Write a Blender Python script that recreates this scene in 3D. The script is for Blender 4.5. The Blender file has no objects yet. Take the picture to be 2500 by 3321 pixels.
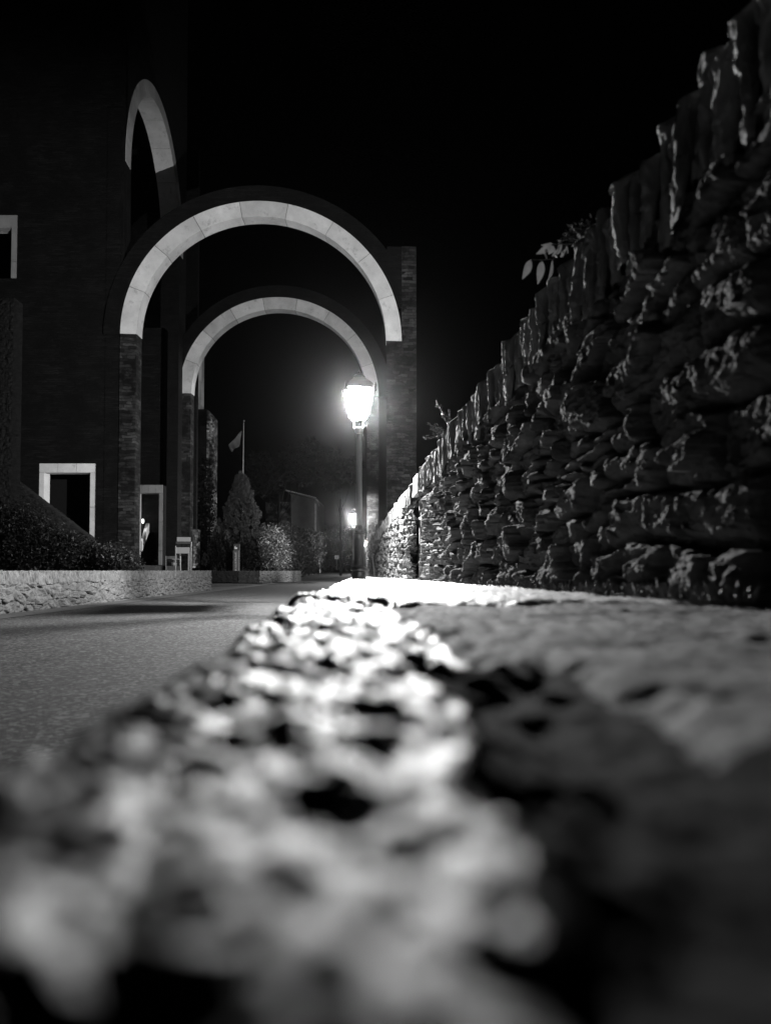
import bpy, math, random
import numpy as np
from mathutils import Vector, Matrix

random.seed(7)
rng = np.random.default_rng(7)
SC = bpy.context.scene
COL = SC.collection

# ------------------------------------------------------------------ camera
ZC = 0.62                      # camera height over the road
F = 2303.0                     # focal length in photograph pixels (2500 x 3321)
PITCH = math.radians(1.7)
PY0 = 1782.0                   # row of the principal point
cd = bpy.data.cameras.new('camera')
cam = bpy.data.objects.new('camera', cd); COL.objects.link(cam)
cam.location = (0, 0, ZC)
cam.rotation_euler = (math.pi/2 + PITCH, 0, 0)
cd.sensor_fit = 'VERTICAL'; cd.sensor_height = 36.0
cd.lens = 36.0*F/3321.0
cd.shift_y = (PY0-1660.5)/3321.0
cd.clip_start = 0.02; cd.clip_end = 600
cd.dof.use_dof = True
cd.dof.focus_distance = 10.5
cd.dof.aperture_fstop = 2.3
SC.camera = cam

# ------------------------------------------------------------------ night sky, exposure
w = bpy.data.worlds.new('World'); SC.world = w; w.use_nodes = True
bg = w.node_tree.nodes['Background']
bg.inputs[0].default_value = (1, 1, 1, 1); bg.inputs[1].default_value = 0.00015
SC.view_settings.view_transform = 'Standard'
SC.view_settings.look = 'None'
SC.view_settings.exposure = 0.0
SC.view_settings.gamma = 1.0
SC.view_settings.use_curve_mapping = False
cy = SC.cycles
cy.use_denoising = True
cy.max_bounces = 4; cy.diffuse_bounces = 1; cy.glossy_bounces = 2
cy.transparent_max_bounces = 12; cy.volume_bounces = 0
cy.sample_clamp_indirect = 3.0
cy.caustics_reflective = False; cy.caustics_refractive = False
LAMP_W = 11500.0

# ------------------------------------------------------------------ pixel rays (to read positions off the photograph while building)
def ray(px, py):
    x = (px-1250.0)/F; y = (PY0-py)/F
    c, s = math.cos(PITCH), math.sin(PITCH)
    return x, c - y*s, s + y*c
def P(px, py, Y):
    x, d, z = ray(px, py); k = Y/d
    return Vector((x*k, Y, ZC + z*k))
def PXof(X, Y): return X/Y
def on_line(px, py, x0, k):                 # vertical plane X = x0 + k*Y
    x, d, z = ray(px, py)
    t = x0/(x - k*d)
    return Vector((x*t, d*t, ZC+z*t))

# ------------------------------------------------------------------ numpy noise
_perm = np.random.default_rng(3).permutation(256); _perm = np.concatenate([_perm, _perm, _perm])
_g = np.random.default_rng(5).normal(size=(256, 3)); _g /= np.linalg.norm(_g, axis=1)[:, None]
def perlin(x, y, z):
    xi, yi, zi = np.floor(x).astype(int), np.floor(y).astype(int), np.floor(z).astype(int)
    xf, yf, zf = x-xi, y-yi, z-zi
    xi &= 255; yi &= 255; zi &= 255
    def fade(t): return t*t*t*(t*(t*6-15)+10)
    u, v, q = fade(xf), fade(yf), fade(zf)
    def gr(a, b, c):
        h = _perm[_perm[_perm[(xi+a) & 255]+((yi+b) & 255)]+((zi+c) & 255)]
        g = _g[h]
        return g[..., 0]*(xf-a)+g[..., 1]*(yf-b)+g[..., 2]*(zf-c)
    x00 = gr(0, 0, 0)*(1-u)+gr(1, 0, 0)*u; x10 = gr(0, 1, 0)*(1-u)+gr(1, 1, 0)*u
    x01 = gr(0, 0, 1)*(1-u)+gr(1, 0, 1)*u; x11 = gr(0, 1, 1)*(1-u)+gr(1, 1, 1)*u
    return ((x00*(1-v)+x10*v)*(1-q) + (x01*(1-v)+x11*v)*q)*1.5
def fbm(x, y, z=0.0, octv=4, gain=0.5, ridge=False):
    x = np.asarray(x, float); y = np.asarray(y, float); z = np.zeros_like(x)+z
    s = np.zeros_like(x); a = 1.0; f = 1.0
    for _ in range(octv):
        n = perlin(x*f+11.3*_, y*f+7.7*_, z*f+3.1*_)
        s += a*((1-2*np.abs(n))*0.5 if ridge else n); a *= gain; f *= 2.03
    return s
def _rand2(i, j, k):
    n = (i*374761393 + j*668265263 + k*1442695041) & 0xFFFFFFFF
    n = ((n ^ (n >> 13))*1274126177) & 0xFFFFFFFF
    n = (n ^ (n >> 16)) & 0xFFFFFF
    return n/float(0xFFFFFF)
def worley(u, v, seed=0, jit=0.9):
    """distance difference to the cell edge, offsets from the cell's centre, four random numbers of the cell"""
    iu, iv = np.floor(u).astype(np.int64), np.floor(v).astype(np.int64)
    best = np.full(u.shape, 9.0); sec = np.full(u.shape, 9.0)
    bi = iu.copy(); bj = iv.copy(); du = np.zeros_like(u); dv = np.zeros_like(u)
    for a in (-1, 0, 1):
        for b in (-1, 0, 1):
            ci, cj = iu+a, iv+b
            cx = ci+0.5+jit*(_rand2(ci, cj, seed)-0.5); cyy = cj+0.5+jit*(_rand2(ci, cj, seed+9)-0.5)
            ddx, ddy = u-cx, v-cyy
            d = np.sqrt(ddx**2+ddy**2)
            m = d < best
            sec = np.where(m, best, np.minimum(sec, d))
            best = np.where(m, d, best)
            bi = np.where(m, ci, bi); bj = np.where(m, cj, bj)
            du = np.where(m, ddx, du); dv = np.where(m, ddy, dv)
    r = [_rand2(bi, bj, seed+20+q) for q in range(4)]
    return sec-best, du, dv, r
def rubble(s, v, cs=0.4, cv=0.14, seed=0, R=0.06, rough=0.3, joint=0.16, bias=0.0):
    wu = s/cs + 0.35*fbm(s*2.2, v*5, seed, 2); wv = v/cv + 0.35*fbm(s*2.5, v*5, seed+4.0, 2)
    e, du, dv, r = worley(wu, wv, seed)
    dome = 1-np.exp(-np.maximum(e, 0)/joint)
    h = dome*(0.45+0.55*r[0]) + dome*(du*((r[1]-0.5)*1.3-bias) + dv*(r[2]-0.5)*1.3)
    h += rough*dome*fbm(s*7, v*13, seed+8.0, 4, 0.55) + 0.10*fbm(s*34, v*44, seed+2.0, 3, 0.6)
    return h*R

def facets(s, v, a, b, seed):
    e, du, dv, r = worley(s/a, v/b, seed)
    return du*(r[0]-0.5)*2+dv*(r[1]-0.5)*2+(r[2]-0.5)*0.7
def coursed(s, v, cs, cv, seed, R, bias=0.25):
    """angular broken stones in rough courses; returns how far each point stands out"""
    sw = s+0.10*fbm(s*1.7, v*3, seed+0.5, 2); vw = v+0.085*fbm(s*1.5, v*2.6, seed+6.5, 3)+0.012*fbm(s*9, v*9, seed+1.5, 2)
    q = vw/cv; j = np.floor(q+0.35*(_rand2(np.floor(q).astype(np.int64), np.zeros(q.shape, np.int64), seed)-0.5)).astype(np.int64)
    z0 = np.zeros_like(j)
    lo = j+0.35*(0.5-_rand2(j, z0, seed)); lo = j+0.0
    y = q-j
    wdt = cs*(0.6+0.9*_rand2(j, z0, seed+3)); u = sw/wdt+_rand2(j, z0, seed+4)*7
    i = np.floor(u).astype(np.int64)
    b0 = i+0.45*(_rand2(i, j, seed+5)-0.5); b1 = i+1+0.45*(_rand2(i+1, j, seed+5)-0.5)
    lowm = u < b0; hi = u > b1
    i = np.where(lowm, i-1, np.where(hi, i+1, i))
    b0 = i+0.45*(_rand2(i, j, seed+5)-0.5); b1 = i+1+0.45*(_rand2(i+1, j, seed+5)-0.5)
    x = (u-b0)/(b1-b0)
    spl = _rand2(i, j, seed+6) < 0.30                      # some stones are two thin ones, one on the other
    half = (y > 0.5).astype(np.int64)
    y2 = np.where(spl, y*2-half, y); k = np.where(spl, half+1, 0)
    X = np.abs(x*2-1); Y = np.abs(y2*2-1)
    W = (b1-b0)*wdt*0.5; H = np.where(spl, cv*0.25, cv*0.5)
    dx = (1-X)*W; dy = (1-Y)*H
    e = np.minimum(dx, dy)-0.012*np.exp(-np.maximum(dx, dy)/0.02)+0.006*fbm(s*30, v*30, seed+9.0, 2)
    prof = 1-np.exp(-np.maximum(e, 0)/0.011)
    r0, r1, r2 = _rand2(i*3+k, j, seed+7), _rand2(i*3+k, j, seed+8), _rand2(i*3+k, j, seed+11)
    h = prof*(0.35+0.65*r0)+prof*((x-0.5)*((r1-0.5)*0.9-bias)+(y2-0.5)*(r2-0.5)*0.5)
    h += prof*(0.16*facets(s+.03*fbm(s*8, v*8, 1., 2), v, 0.13, 0.08, seed+13)+0.07*facets(s, v, 0.045, 0.03, seed+17))
    h += 0.05*fbm(s*30, v*42, seed+2.0, 3, 0.6)
    return h*R
# ------------------------------------------------------------------ materials
def mat(name, val, rough=0.85, var=0.0, scale=4.0, stretch=(1, 1, 1), bump=0.0, bscale=30.0, metal=0.0, spec=0.3, speck=0.0, speck_scale=200.0, bdist=0.02):
    m = bpy.data.materials.new(name); m.use_nodes = True
    nt = m.node_tree; b = nt.nodes['Principled BSDF']
    b.inputs['Base Color'].default_value = (val, val, val, 1)
    b.inputs['Roughness'].default_value = rough
    b.inputs['Metallic'].default_value = metal
    b.inputs['Specular IOR Level'].default_value = spec
    tc = nt.nodes.new('ShaderNodeTexCoord'); mp = nt.nodes.new('ShaderNodeMapping')
    mp.inputs['Scale'].default_value = stretch
    nt.links.new(tc.outputs['Object'], mp.inputs[0])
    if var > 0:
        n = nt.nodes.new('ShaderNodeTexNoise'); n.inputs['Scale'].default_value = scale
        n.inputs['Detail'].default_value = 7; n.inputs['Roughness'].default_value = 0.65
        nt.links.new(mp.outputs[0], n.inputs['Vector'])
        mr = nt.nodes.new('ShaderNodeMapRange')
        mr.inputs['From Min'].default_value = 0.3; mr.inputs['From Max'].default_value = 0.7
        mr.inputs['To Min'].default_value = val*(1-var); mr.inputs['To Max'].default_value = val*(1+var)
        nt.links.new(n.outputs['Fac'], mr.inputs['Value'])
        out = mr.outputs[0]
        if speck > 0:
            n2 = nt.nodes.new('ShaderNodeTexVoronoi'); n2.inputs['Scale'].default_value = speck_scale
            nt.links.new(mp.outputs[0], n2.inputs['Vector'])
            mu = nt.nodes.new('ShaderNodeMath'); mu.operation = 'MULTIPLY_ADD'
            sp = nt.nodes.new('ShaderNodeSeparateColor'); nt.links.new(n2.outputs['Color'], sp.inputs[0])
            pw = nt.nodes.new('ShaderNodeMath'); pw.operation = 'POWER'; pw.inputs[1].default_value = 3.0
            nt.links.new(sp.outputs[0], pw.inputs[0])
            nt.links.new(pw.outputs[0], mu.inputs[0]); mu.inputs[1].default_value = speck*val; nt.links.new(out, mu.inputs[2])
            out = mu.outputs[0]
        cb = nt.nodes.new('ShaderNodeCombineColor')
        for k in range(3): nt.links.new(out, cb.inputs[k])
        nt.links.new(cb.outputs[0], b.inputs['Base Color'])
    if bump > 0:
        n = nt.nodes.new('ShaderNodeTexNoise'); n.inputs['Scale'].default_value = bscale
        n.inputs['Detail'].default_value = 6; n.inputs['Roughness'].default_value = 0.7
        nt.links.new(mp.outputs[0], n.inputs['Vector'])
        bp = nt.nodes.new('ShaderNodeBump'); bp.inputs['Strength'].default_value = bump
        bp.inputs['Distance'].default_value = bdist
        nt.links.new(n.outputs['Fac'], bp.inputs['Height']); nt.links.new(bp.outputs[0], b.inputs['Normal'])
    return m
def masonry(name, val, bw=0.55, rh=0.085, lo=0.15, hi=2.2, bump=1.0):
    """flat slate courses: brick texture with strongly varied stones, warped, plus grain"""
    m = mat(name, val, 0.85)
    nt = m.node_tree; b = nt.nodes['Principled BSDF']
    geo = nt.nodes.new('ShaderNodeTexCoord'); sx = nt.nodes.new('ShaderNodeSeparateXYZ')
    nt.links.new(geo.outputs['Object'], sx.inputs[0])
    ad = nt.nodes.new('ShaderNodeMath'); ad.operation = 'ADD'
    nt.links.new(sx.outputs[0], ad.inputs[0]); nt.links.new(sx.outputs[1], ad.inputs[1])
    cb = nt.nodes.new('ShaderNodeCombineXYZ'); nt.links.new(ad.outputs[0], cb.inputs[0]); nt.links.new(sx.outputs[2], cb.inputs[1])
    wn = nt.nodes.new('ShaderNodeTexNoise'); wn.inputs['Scale'].default_value = 2.2; wn.inputs['Detail'].default_value = 4
    nt.links.new(cb.outputs[0], wn.inputs['Vector'])
    vm = nt.nodes.new('ShaderNodeVectorMath'); vm.operation = 'MULTIPLY_ADD'; vm.inputs[1].default_value = (0.7, 0.16, 0)
    nt.links.new(wn.outputs['Color'], vm.inputs[0]); nt.links.new(cb.outputs[0], vm.inputs[2])
    br = nt.nodes.new('ShaderNodeTexBrick'); br.inputs['Scale'].default_value = 1.0
    br.inputs['Color1'].default_value = (lo*val,)*3+(1,); br.inputs['Color2'].default_value = (hi*val,)*3+(1,)
    br.inputs['Mortar'].default_value = (0.15*val,)*3+(1,)
    br.inputs['Mortar Size'].default_value = 0.008; br.inputs['Mortar Smooth'].default_value = 0.3
    br.inputs['Brick Width'].default_value = bw; br.inputs['Row Height'].default_value = rh; br.squash = 0.6; br.squash_frequency = 3
    nt.links.new(vm.outputs[0], br.inputs['Vector'])
    n = nt.nodes.new('ShaderNodeTexNoise'); n.inputs['Scale'].default_value = 0.8; n.inputs['Detail'].default_value = 8; n.inputs['Roughness'].default_value = 0.7
    nt.links.new(cb.outputs[0], n.inputs['Vector'])
    mr = nt.nodes.new('ShaderNodeMapRange'); mr.inputs['From Min'].default_value = 0.40; mr.inputs['From Max'].default_value = 0.66
    mr.inputs['To Min'].default_value = 0.04; mr.inputs['To Max'].default_value = 2.6
    nt.links.new(n.outputs['Fac'], mr.inputs['Value'])
    mx = nt.nodes.new('ShaderNodeVectorMath'); mx.operation = 'SCALE'
    nt.links.new(br.outputs['Color'], mx.inputs[0]); nt.links.new(mr.outputs[0], mx.inputs['Scale'])
    nt.links.new(mx.outputs[0], b.inputs['Base Color'])
    n3 = nt.nodes.new('ShaderNodeTexNoise'); n3.inputs['Scale'].default_value = 6; n3.inputs['Detail'].default_value = 6
    mp = nt.nodes.new('ShaderNodeMapping'); mp.inputs['Scale'].default_value = (1, 7, 1)
    nt.links.new(cb.outputs[0], mp.inputs[0]); nt.links.new(mp.outputs[0], n3.inputs['Vector'])
    a2 = nt.nodes.new('ShaderNodeMath'); a2.operation = 'MULTIPLY_ADD'; a2.inputs[1].default_value = -1.0
    nt.links.new(br.outputs['Fac'], a2.inputs[0]); nt.links.new(n3.outputs['Fac'], a2.inputs[2])
    bp = nt.nodes.new('ShaderNodeBump'); bp.inputs['Strength'].default_value = bump; bp.inputs['Distance'].default_value = 0.05
    nt.links.new(a2.outputs[0], bp.inputs['Height']); nt.links.new(bp.outputs[0], b.inputs['Normal'])
    return m
def emit(name, strength, val=1.0):
    m = bpy.data.materials.new(name); m.use_nodes = True; nt = m.node_tree; nt.nodes.clear()
    o = nt.nodes.new('ShaderNodeOutputMaterial'); e = nt.nodes.new('ShaderNodeEmission')
    e.inputs[0].default_value = (val, val, val, 1); e.inputs[1].default_value = strength
    nt.links.new(e.outputs[0], o.inputs[0]); return m
def frosted(name, strength, clear=0.8):
    m = bpy.data.materials.new(name); m.use_nodes = True; nt = m.node_tree; nt.nodes.clear()
    o = nt.nodes.new('ShaderNodeOutputMaterial'); e = nt.nodes.new('ShaderNodeEmission'); t = nt.nodes.new('ShaderNodeBsdfTransparent')
    mx = nt.nodes.new('ShaderNodeMixShader'); mx.inputs[0].default_value = clear
    e.inputs[1].default_value = strength
    nt.links.new(e.outputs[0], mx.inputs[1]); nt.links.new(t.outputs[0], mx.inputs[2]); nt.links.new(mx.outputs[0], o.inputs[0]); return m

M_wall = mat('rough_fieldstone', 0.145, 0.9, 0.6, 5, bump=1.0, bscale=45, spec=0.03, bdist=0.012)
M_cope = mat('slate_coping', 0.30, 0.9, 0.6, 6, (1, 1, 0.35), bump=1.0, bscale=50, spec=0.03, bdist=0.010)
M_side = mat('dimmed_left_stone', 0.055, 0.6, 0.5, 14, bump=0.8, bscale=110, spec=0.10, bdist=0.004)  # darker ledge stone copy, dim light at the near left painted in
M_near = mat('dimmed_near_stone', 0.075, 0.5, 0.6, 14, bump=0.8, bscale=110, spec=0.22, bdist=0.004)  # darker ledge stone copy, dimmer foreground light put into the colour
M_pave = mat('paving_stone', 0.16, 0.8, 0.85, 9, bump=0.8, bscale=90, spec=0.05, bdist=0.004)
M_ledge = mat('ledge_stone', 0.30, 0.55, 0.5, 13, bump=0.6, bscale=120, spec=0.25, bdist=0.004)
M_low = mat('low_wall_stone', 0.055, 0.85, 0.5, 7, bump=0.8, bscale=40, bdist=0.012)
M_asph = mat('asphalt', 0.016, 0.9, 0.35, 2.0, bump=1.0, bscale=70, speck=4.0, speck_scale=48, spec=0.06, bdist=0.006)
M_gutter = mat('concrete_gutter', 0.03, 0.9, 0.3, 6, bump=0.3, bscale=60)
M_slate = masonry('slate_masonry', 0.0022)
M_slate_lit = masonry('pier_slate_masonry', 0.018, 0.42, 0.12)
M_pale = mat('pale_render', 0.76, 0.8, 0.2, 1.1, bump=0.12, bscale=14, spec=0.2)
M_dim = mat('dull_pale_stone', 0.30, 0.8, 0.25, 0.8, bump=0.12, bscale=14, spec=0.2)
M_pale2 = mat('weathered_pale_stone', 0.55, 0.8, 0.25, 0.8, bump=0.12, bscale=14, spec=0.2)
M_iron = mat('black_painted_iron', 0.02, 0.28, 0.3, 8, spec=0.6, bump=0.08, bscale=60)
M_pole = mat('grey_painted_pole', 0.10, 0.35, 0.1, 8, spec=0.5)
M_ground = mat('dark_earth', 0.015, 0.95, 0.5, 2, bump=0.5, bscale=12)
M_grass = mat('terrace_ground', 0.09, 0.95, 0.5, 3, bump=0.5, bscale=30)
M_leaf = mat('leaf', 0.06, 0.55, 0.4, 30, spec=0.4)
M_leafdark = mat('dark_leaf', 0.012, 0.5, 0.5, 20, spec=0.5)
M_conif = mat('conifer_leaf', 0.05, 0.6, 0.4, 12, spec=0.35)
M_bark = mat('bark', 0.06, 0.9, 0.4, 12, (1, 1, 0.2), bump=0.6, bscale=30)
M_twig = mat('twig', 0.09, 0.8)
M_petal = mat('white_bud', 0.8, 0.5)
M_plaster = mat('grey_plaster', 0.045, 0.9, 0.3, 1.2, bump=0.3, bscale=10)
M_quoin = mat('light_quoin', 0.12, 0.85, 0.3, 3, bump=0.3, bscale=10)
M_tile = mat('roof_tile', 0.10, 0.8, 0.4, 4)
M_white = mat('white_sign', 0.75, 0.5, 0.05, 4)
M_grey = mat('grey_sign', 0.16, 0.5, 0.1, 4, spec=0.5)
M_dark = mat('dark_sign', 0.035, 0.45, 0.1, 4, spec=0.5)
M_steel = mat('galvanised_steel', 0.28, 0.4, 0.1, 8, spec=0.5)
M_flag = mat('flag_cloth', 0.08, 0.9, 0.35, 2)
M_black = mat('unlit_interior', 0.01, 0.95)

def blocks(m, lo=0.82, hi=1.06):
    nt = m.node_tree; b = nt.nodes['Principled BSDF']; src = b.inputs['Base Color'].links[0].from_socket
    g_ = nt.nodes.new('ShaderNodeNewGeometry'); mr = nt.nodes.new('ShaderNodeMapRange'); mr.inputs['To Min'].default_value = lo; mr.inputs['To Max'].default_value = hi
    nt.links.new(g_.outputs['Random Per Island'], mr.inputs['Value'])
    tc = nt.nodes.new('ShaderNodeTexCoord'); n = nt.nodes.new('ShaderNodeTexNoise'); n.inputs['Scale'].default_value = 2.6; n.inputs['Detail'].default_value = 9; n.inputs['Roughness'].default_value = 0.75
    nt.links.new(tc.outputs['Object'], n.inputs['Vector'])
    m2 = nt.nodes.new('ShaderNodeMapRange'); m2.inputs['From Min'].default_value = 0.30; m2.inputs['From Max'].default_value = 0.44; m2.inputs['To Min'].default_value = 0.55; m2.inputs['To Max'].default_value = 1.0
    nt.links.new(n.outputs['Fac'], m2.inputs['Value'])
    mu = nt.nodes.new('ShaderNodeMath'); mu.operation = 'MULTIPLY'; nt.links.new(mr.outputs[0], mu.inputs[0]); nt.links.new(m2.outputs[0], mu.inputs[1])
    v = nt.nodes.new('ShaderNodeVectorMath'); v.operation = 'SCALE'; nt.links.new(src, v.inputs[0]); nt.links.new(mu.outputs[0], v.inputs['Scale'])
    nt.links.new(v.outputs[0], b.inputs['Base Color']); return m
for m_ in (M_pale, M_pale2, M_dim): blocks(m_)
def translucent(m, f=0.45, gain=1.6):
    nt = m.node_tree; b = nt.nodes['Principled BSDF']; o = nt.nodes['Material Output']
    t = nt.nodes.new('ShaderNodeBsdfTranslucent'); mx = nt.nodes.new('ShaderNodeMixShader'); mx.inputs[0].default_value = f
    src = b.inputs['Base Color'].links[0].from_socket if b.inputs['Base Color'].is_linked else None
    if src: nt.links.new(src, t.inputs['Color'])
    nt.links.new(b.outputs[0], mx.inputs[1]); nt.links.new(t.outputs[0], mx.inputs[2]); nt.links.new(mx.outputs[0], o.inputs['Surface'])
    return m
for m_ in (M_leaf, M_leafdark): translucent(m_)
translucent(M_conif, 0.15)
# ------------------------------------------------------------------ object helpers
def tag(o, label=None, cat=None, group=None, kind=None):
    if label: o['label'] = label
    if cat: o['category'] = cat
    if group: o['group'] = group
    if kind: o['kind'] = kind
    return o
def empty(name, loc=(0, 0, 0), rz=0.0):
    o = bpy.data.objects.new(name, None); COL.objects.link(o)
    o.location = loc; o.rotation_euler = (0, 0, rz); o.empty_display_size = 0.2
    return o
def link(name, me, m, parent=None, smooth=False):
    o = bpy.data.objects.new(name, me); COL.objects.link(o)
    if m: me.materials.append(m)
    if parent: o.parent = parent; o.matrix_parent_inverse = Matrix.Translation(-parent.location) if parent.rotation_euler[2] == 0 else Matrix()
    if smooth: me.polygons.foreach_set('use_smooth', [True]*len(me.polygons))
    return o
def linkl(name, me, m, parent, smooth=False):        # mesh already in the parent's own coordinates
    o = bpy.data.objects.new(name, me); COL.objects.link(o)
    if m: me.materials.append(m)
    o.parent = parent
    if smooth: me.polygons.foreach_set('use_smooth', [True]*len(me.polygons))
    return o
def np_mesh(name, verts, faces, k=4):
    me = bpy.data.meshes.new(name); verts = np.asarray(verts, np.float32).reshape(-1, 3); faces = np.asarray(faces, np.int32).reshape(-1, k)
    me.vertices.add(len(verts)); me.vertices.foreach_set('co', verts.ravel())
    me.loops.add(faces.size); me.loops.foreach_set('vertex_index', faces.ravel())
    me.polygons.add(len(faces)); me.polygons.foreach_set('loop_start', np.arange(0, faces.size, k, dtype=np.int32))
    me.update(calc_edges=True); return me
def grid_mesh(name, Pts, flip=False):
    n, m = Pts.shape[:2]; idx = np.arange(n*m).reshape(n, m)
    f = np.stack([idx[:-1, :-1], idx[1:, :-1], idx[1:, 1:], idx[:-1, 1:]], -1).reshape(-1, 4)
    if flip: f = f[:, ::-1]
    return np_mesh(name, Pts.reshape(-1, 3), f)
class MB:
    def __init__(s): s.v = []; s.f = []
    def poly(s, pts, faces):
        b = len(s.v); s.v += [tuple(p) for p in pts]; s.f += [tuple(b+i for i in f) for f in faces]; return s
    def box(s, x0, x1, y0, y1, z0, z1):
        return s.poly([(x0, y0, z0), (x1, y0, z0), (x1, y1, z0), (x0, y1, z0), (x0, y0, z1), (x1, y0, z1), (x1, y1, z1), (x0, y1, z1)],
                      [(0, 3, 2, 1), (4, 5, 6, 7), (0, 1, 5, 4), (1, 2, 6, 5), (2, 3, 7, 6), (3, 0, 4, 7)])
    def hexa(s, a, b):   # a, b: four corners each (bottom loop, top loop)
        return s.poly(list(a)+list(b), [(0, 3, 2, 1), (4, 5, 6, 7), (0, 1, 5, 4), (1, 2, 6, 5), (2, 3, 7, 6), (3, 0, 4, 7)])
    def prism(s, outline, off):      # outline: list of 3D points, off: vector
        n = len(outline); o = Vector(off); a = [Vector(p) for p in outline]; b = [p+o for p in a]
        fs = [tuple(range(n)), tuple(range(2*n-1, n-1, -1))]+[(i, n+i, n+(i+1) % n, (i+1) % n) for i in range(n)]
        return s.poly(a+b, fs)
    def tube(s, pts, rad, n=8, cap=True):
        pts = [Vector(p) for p in pts]; rad = rad if hasattr(rad, '__len__') else [rad]*len(pts)
        b = len(s.v); up = Vector((0.13, 0.21, 0.97))
        for i, p in enumerate(pts):
            t = (pts[min(i+1, len(pts)-1)]-pts[max(i-1, 0)]).normalized()
            u = t.cross(up if abs(t.dot(up)) < 0.95 else Vector((1, 0, 0))).normalized(); v = t.cross(u)
            for k in range(n):
                a = 2*math.pi*k/n; s.v.append(tuple(p+(u*math.cos(a)+v*math.sin(a))*rad[i]))
        for i in range(len(pts)-1):
            for k in range(n):
                s.f.append((b+i*n+k, b+i*n+(k+1) % n, b+(i+1)*n+(k+1) % n, b+(i+1)*n+k))
        if cap: s.f.append(tuple(b+k for k in range(n-1, -1, -1))); s.f.append(tuple(b+(len(pts)-1)*n+k for k in range(n)))
        return s
    def lathe(s, prof, n=28, c=(0, 0, 0), rot=0.0):
        b = len(s.v)
        for r, z in prof:
            for k in range(n):
                a = 2*math.pi*k/n+rot; s.v.append((c[0]+r*math.cos(a), c[1]+r*math.sin(a), c[2]+z))
        for i in range(len(prof)-1):
            for k in range(n):
                s.f.append((b+i*n+k, b+i*n+(k+1) % n, b+(i+1)*n+(k+1) % n, b+(i+1)*n+k))
        s.f.append(tuple(b+k for k in range(n-1, -1, -1))); s.f.append(tuple(b+(len(prof)-1)*n+k for k in range(n)))
        return s
    def mesh(s, name):
        me = bpy.data.meshes.new(name); me.from_pydata(s.v, [], s.f); me.update(); return me
    def build(s, name, m, parent=None, smooth=False):
        o = link(name, s.mesh(name), m, parent, smooth)
        if smooth:
            me = o.data
            try: me.set_sharp_from_angle(angle=math.radians(35))
            except Exception: pass
        return o
    def buildl(s, name, m, parent, smooth=False):
        o = linkl(name, s.mesh(name), m, parent, smooth)
        if smooth:
            try: o.data.set_sharp_from_angle(angle=math.radians(35))
            except Exception: pass
        return o
def leaves(pts, size, aspect=0.5, up=0.0, seed=1, droop=0.0, dirs=None):
    """a mesh of folded leaf-shaped faces, one at each point"""
    r = np.random.default_rng(seed); n = len(pts); pts = np.asarray(pts)
    d = r.normal(size=(n, 3)) if dirs is None else np.asarray(dirs)+r.normal(size=(n, 3))*0.45
    d[:, 2] += up; d /= np.linalg.norm(d, axis=1)[:, None]
    q = r.normal(size=(n, 3)); s = np.cross(d, q); s /= np.linalg.norm(s, axis=1)[:, None]; nn = np.cross(d, s)
    L = (size*r.uniform(0.6, 1.3, n))[:, None]; W = L*aspect*0.5
    a = pts; b = pts+d*L*0.45+s*W+nn*L*0.06; c = pts+d*L-nn*L*0.08*(1+droop); e = pts+d*L*0.45-s*W+nn*L*0.06
    v = np.stack([a, b, c, e], 1).reshape(-1, 3)
    i = np.arange(n)*4
    f = np.concatenate([np.stack([i, i+1, i+2], 1), np.stack([i, i+2, i+3], 1)])
    return np_mesh('leaves', v, f, 3)
def blob_points(n, c, r, seed=0, shell=0.55, lump=0.35, freq=1.2, zmin=None):
    q = np.random.default_rng(seed); d = q.normal(size=(n, 3)); d /= np.linalg.norm(d, axis=1)[:, None]
    k = (shell+(1-shell)*q.random(n)**0.5)
    L = 1+lump*fbm(d[:, 0]*freq*2+seed, d[:, 1]*freq*2, d[:, 2]*freq*2+seed, 3)
    p = d*(k*L)[:, None]*np.array(r)+np.array(c)
    if zmin is not None: p = p[p[:, 2] > zmin]
    g = fbm(p[:, 0]*2.3/np.mean(r), p[:, 1]*2.3/np.mean(r), p[:, 2]*2.3/np.mean(r)+seed, 2)
    return p[g > -0.28]

# ------------------------------------------------------------------ ground, road, pavement
def gz(Y): return max(0.0, Y-50.0)*0.0106
N = 90
ys = np.concatenate([np.linspace(-25, 60, 18), np.linspace(66, 420, 30)])
xs = np.linspace(-260, 260, 40)
G = np.array([[(x, y, min(gz(y), 0.75)-0.03) for x in xs] for y in ys])
tag(link('ground', grid_mesh('ground', G, True), M_ground), kind='structure')
ledgeX = lambda Y: -0.158-0.042*Y
wallX = lambda Y: 0.95-0.051*Y
edge = [(-4.9, -20), (-4.9, 9), (-4.93, 15), (-5.0, 24), (-5.05, 30), (-5.15, 34), (-5.7, 46), (-6.7, 60), (-8.6, 80), (-11.5, 100)]
RY = np.concatenate([np.linspace(-20, 60, 60), np.linspace(62, 108, 24)])
ex = np.interp(RY, [e[1] for e in edge], [e[0] for e in edge])
def strip(name, xl, xr, dz, m, nx=8):
    Pt = np.array([[(a+(b-a)*t, y, gz(y)+dz) for t in np.linspace(0, 1, nx)] for a, b, y in zip(xl, xr, RY)])
    return link(name, grid_mesh(name, Pt, True), m)
xr = np.where(RY < 42, ledgeX(RY)+0.25, np.interp(RY, [42, 60, 108], [-1.4, 0.5, 6.0]))
tag(strip('road', ex, xr, 0.0, M_asph, 20), kind='structure')
tag(strip('gutter', ex-0.50, ex, 0.006, M_gutter, 4), kind='structure')

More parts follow.
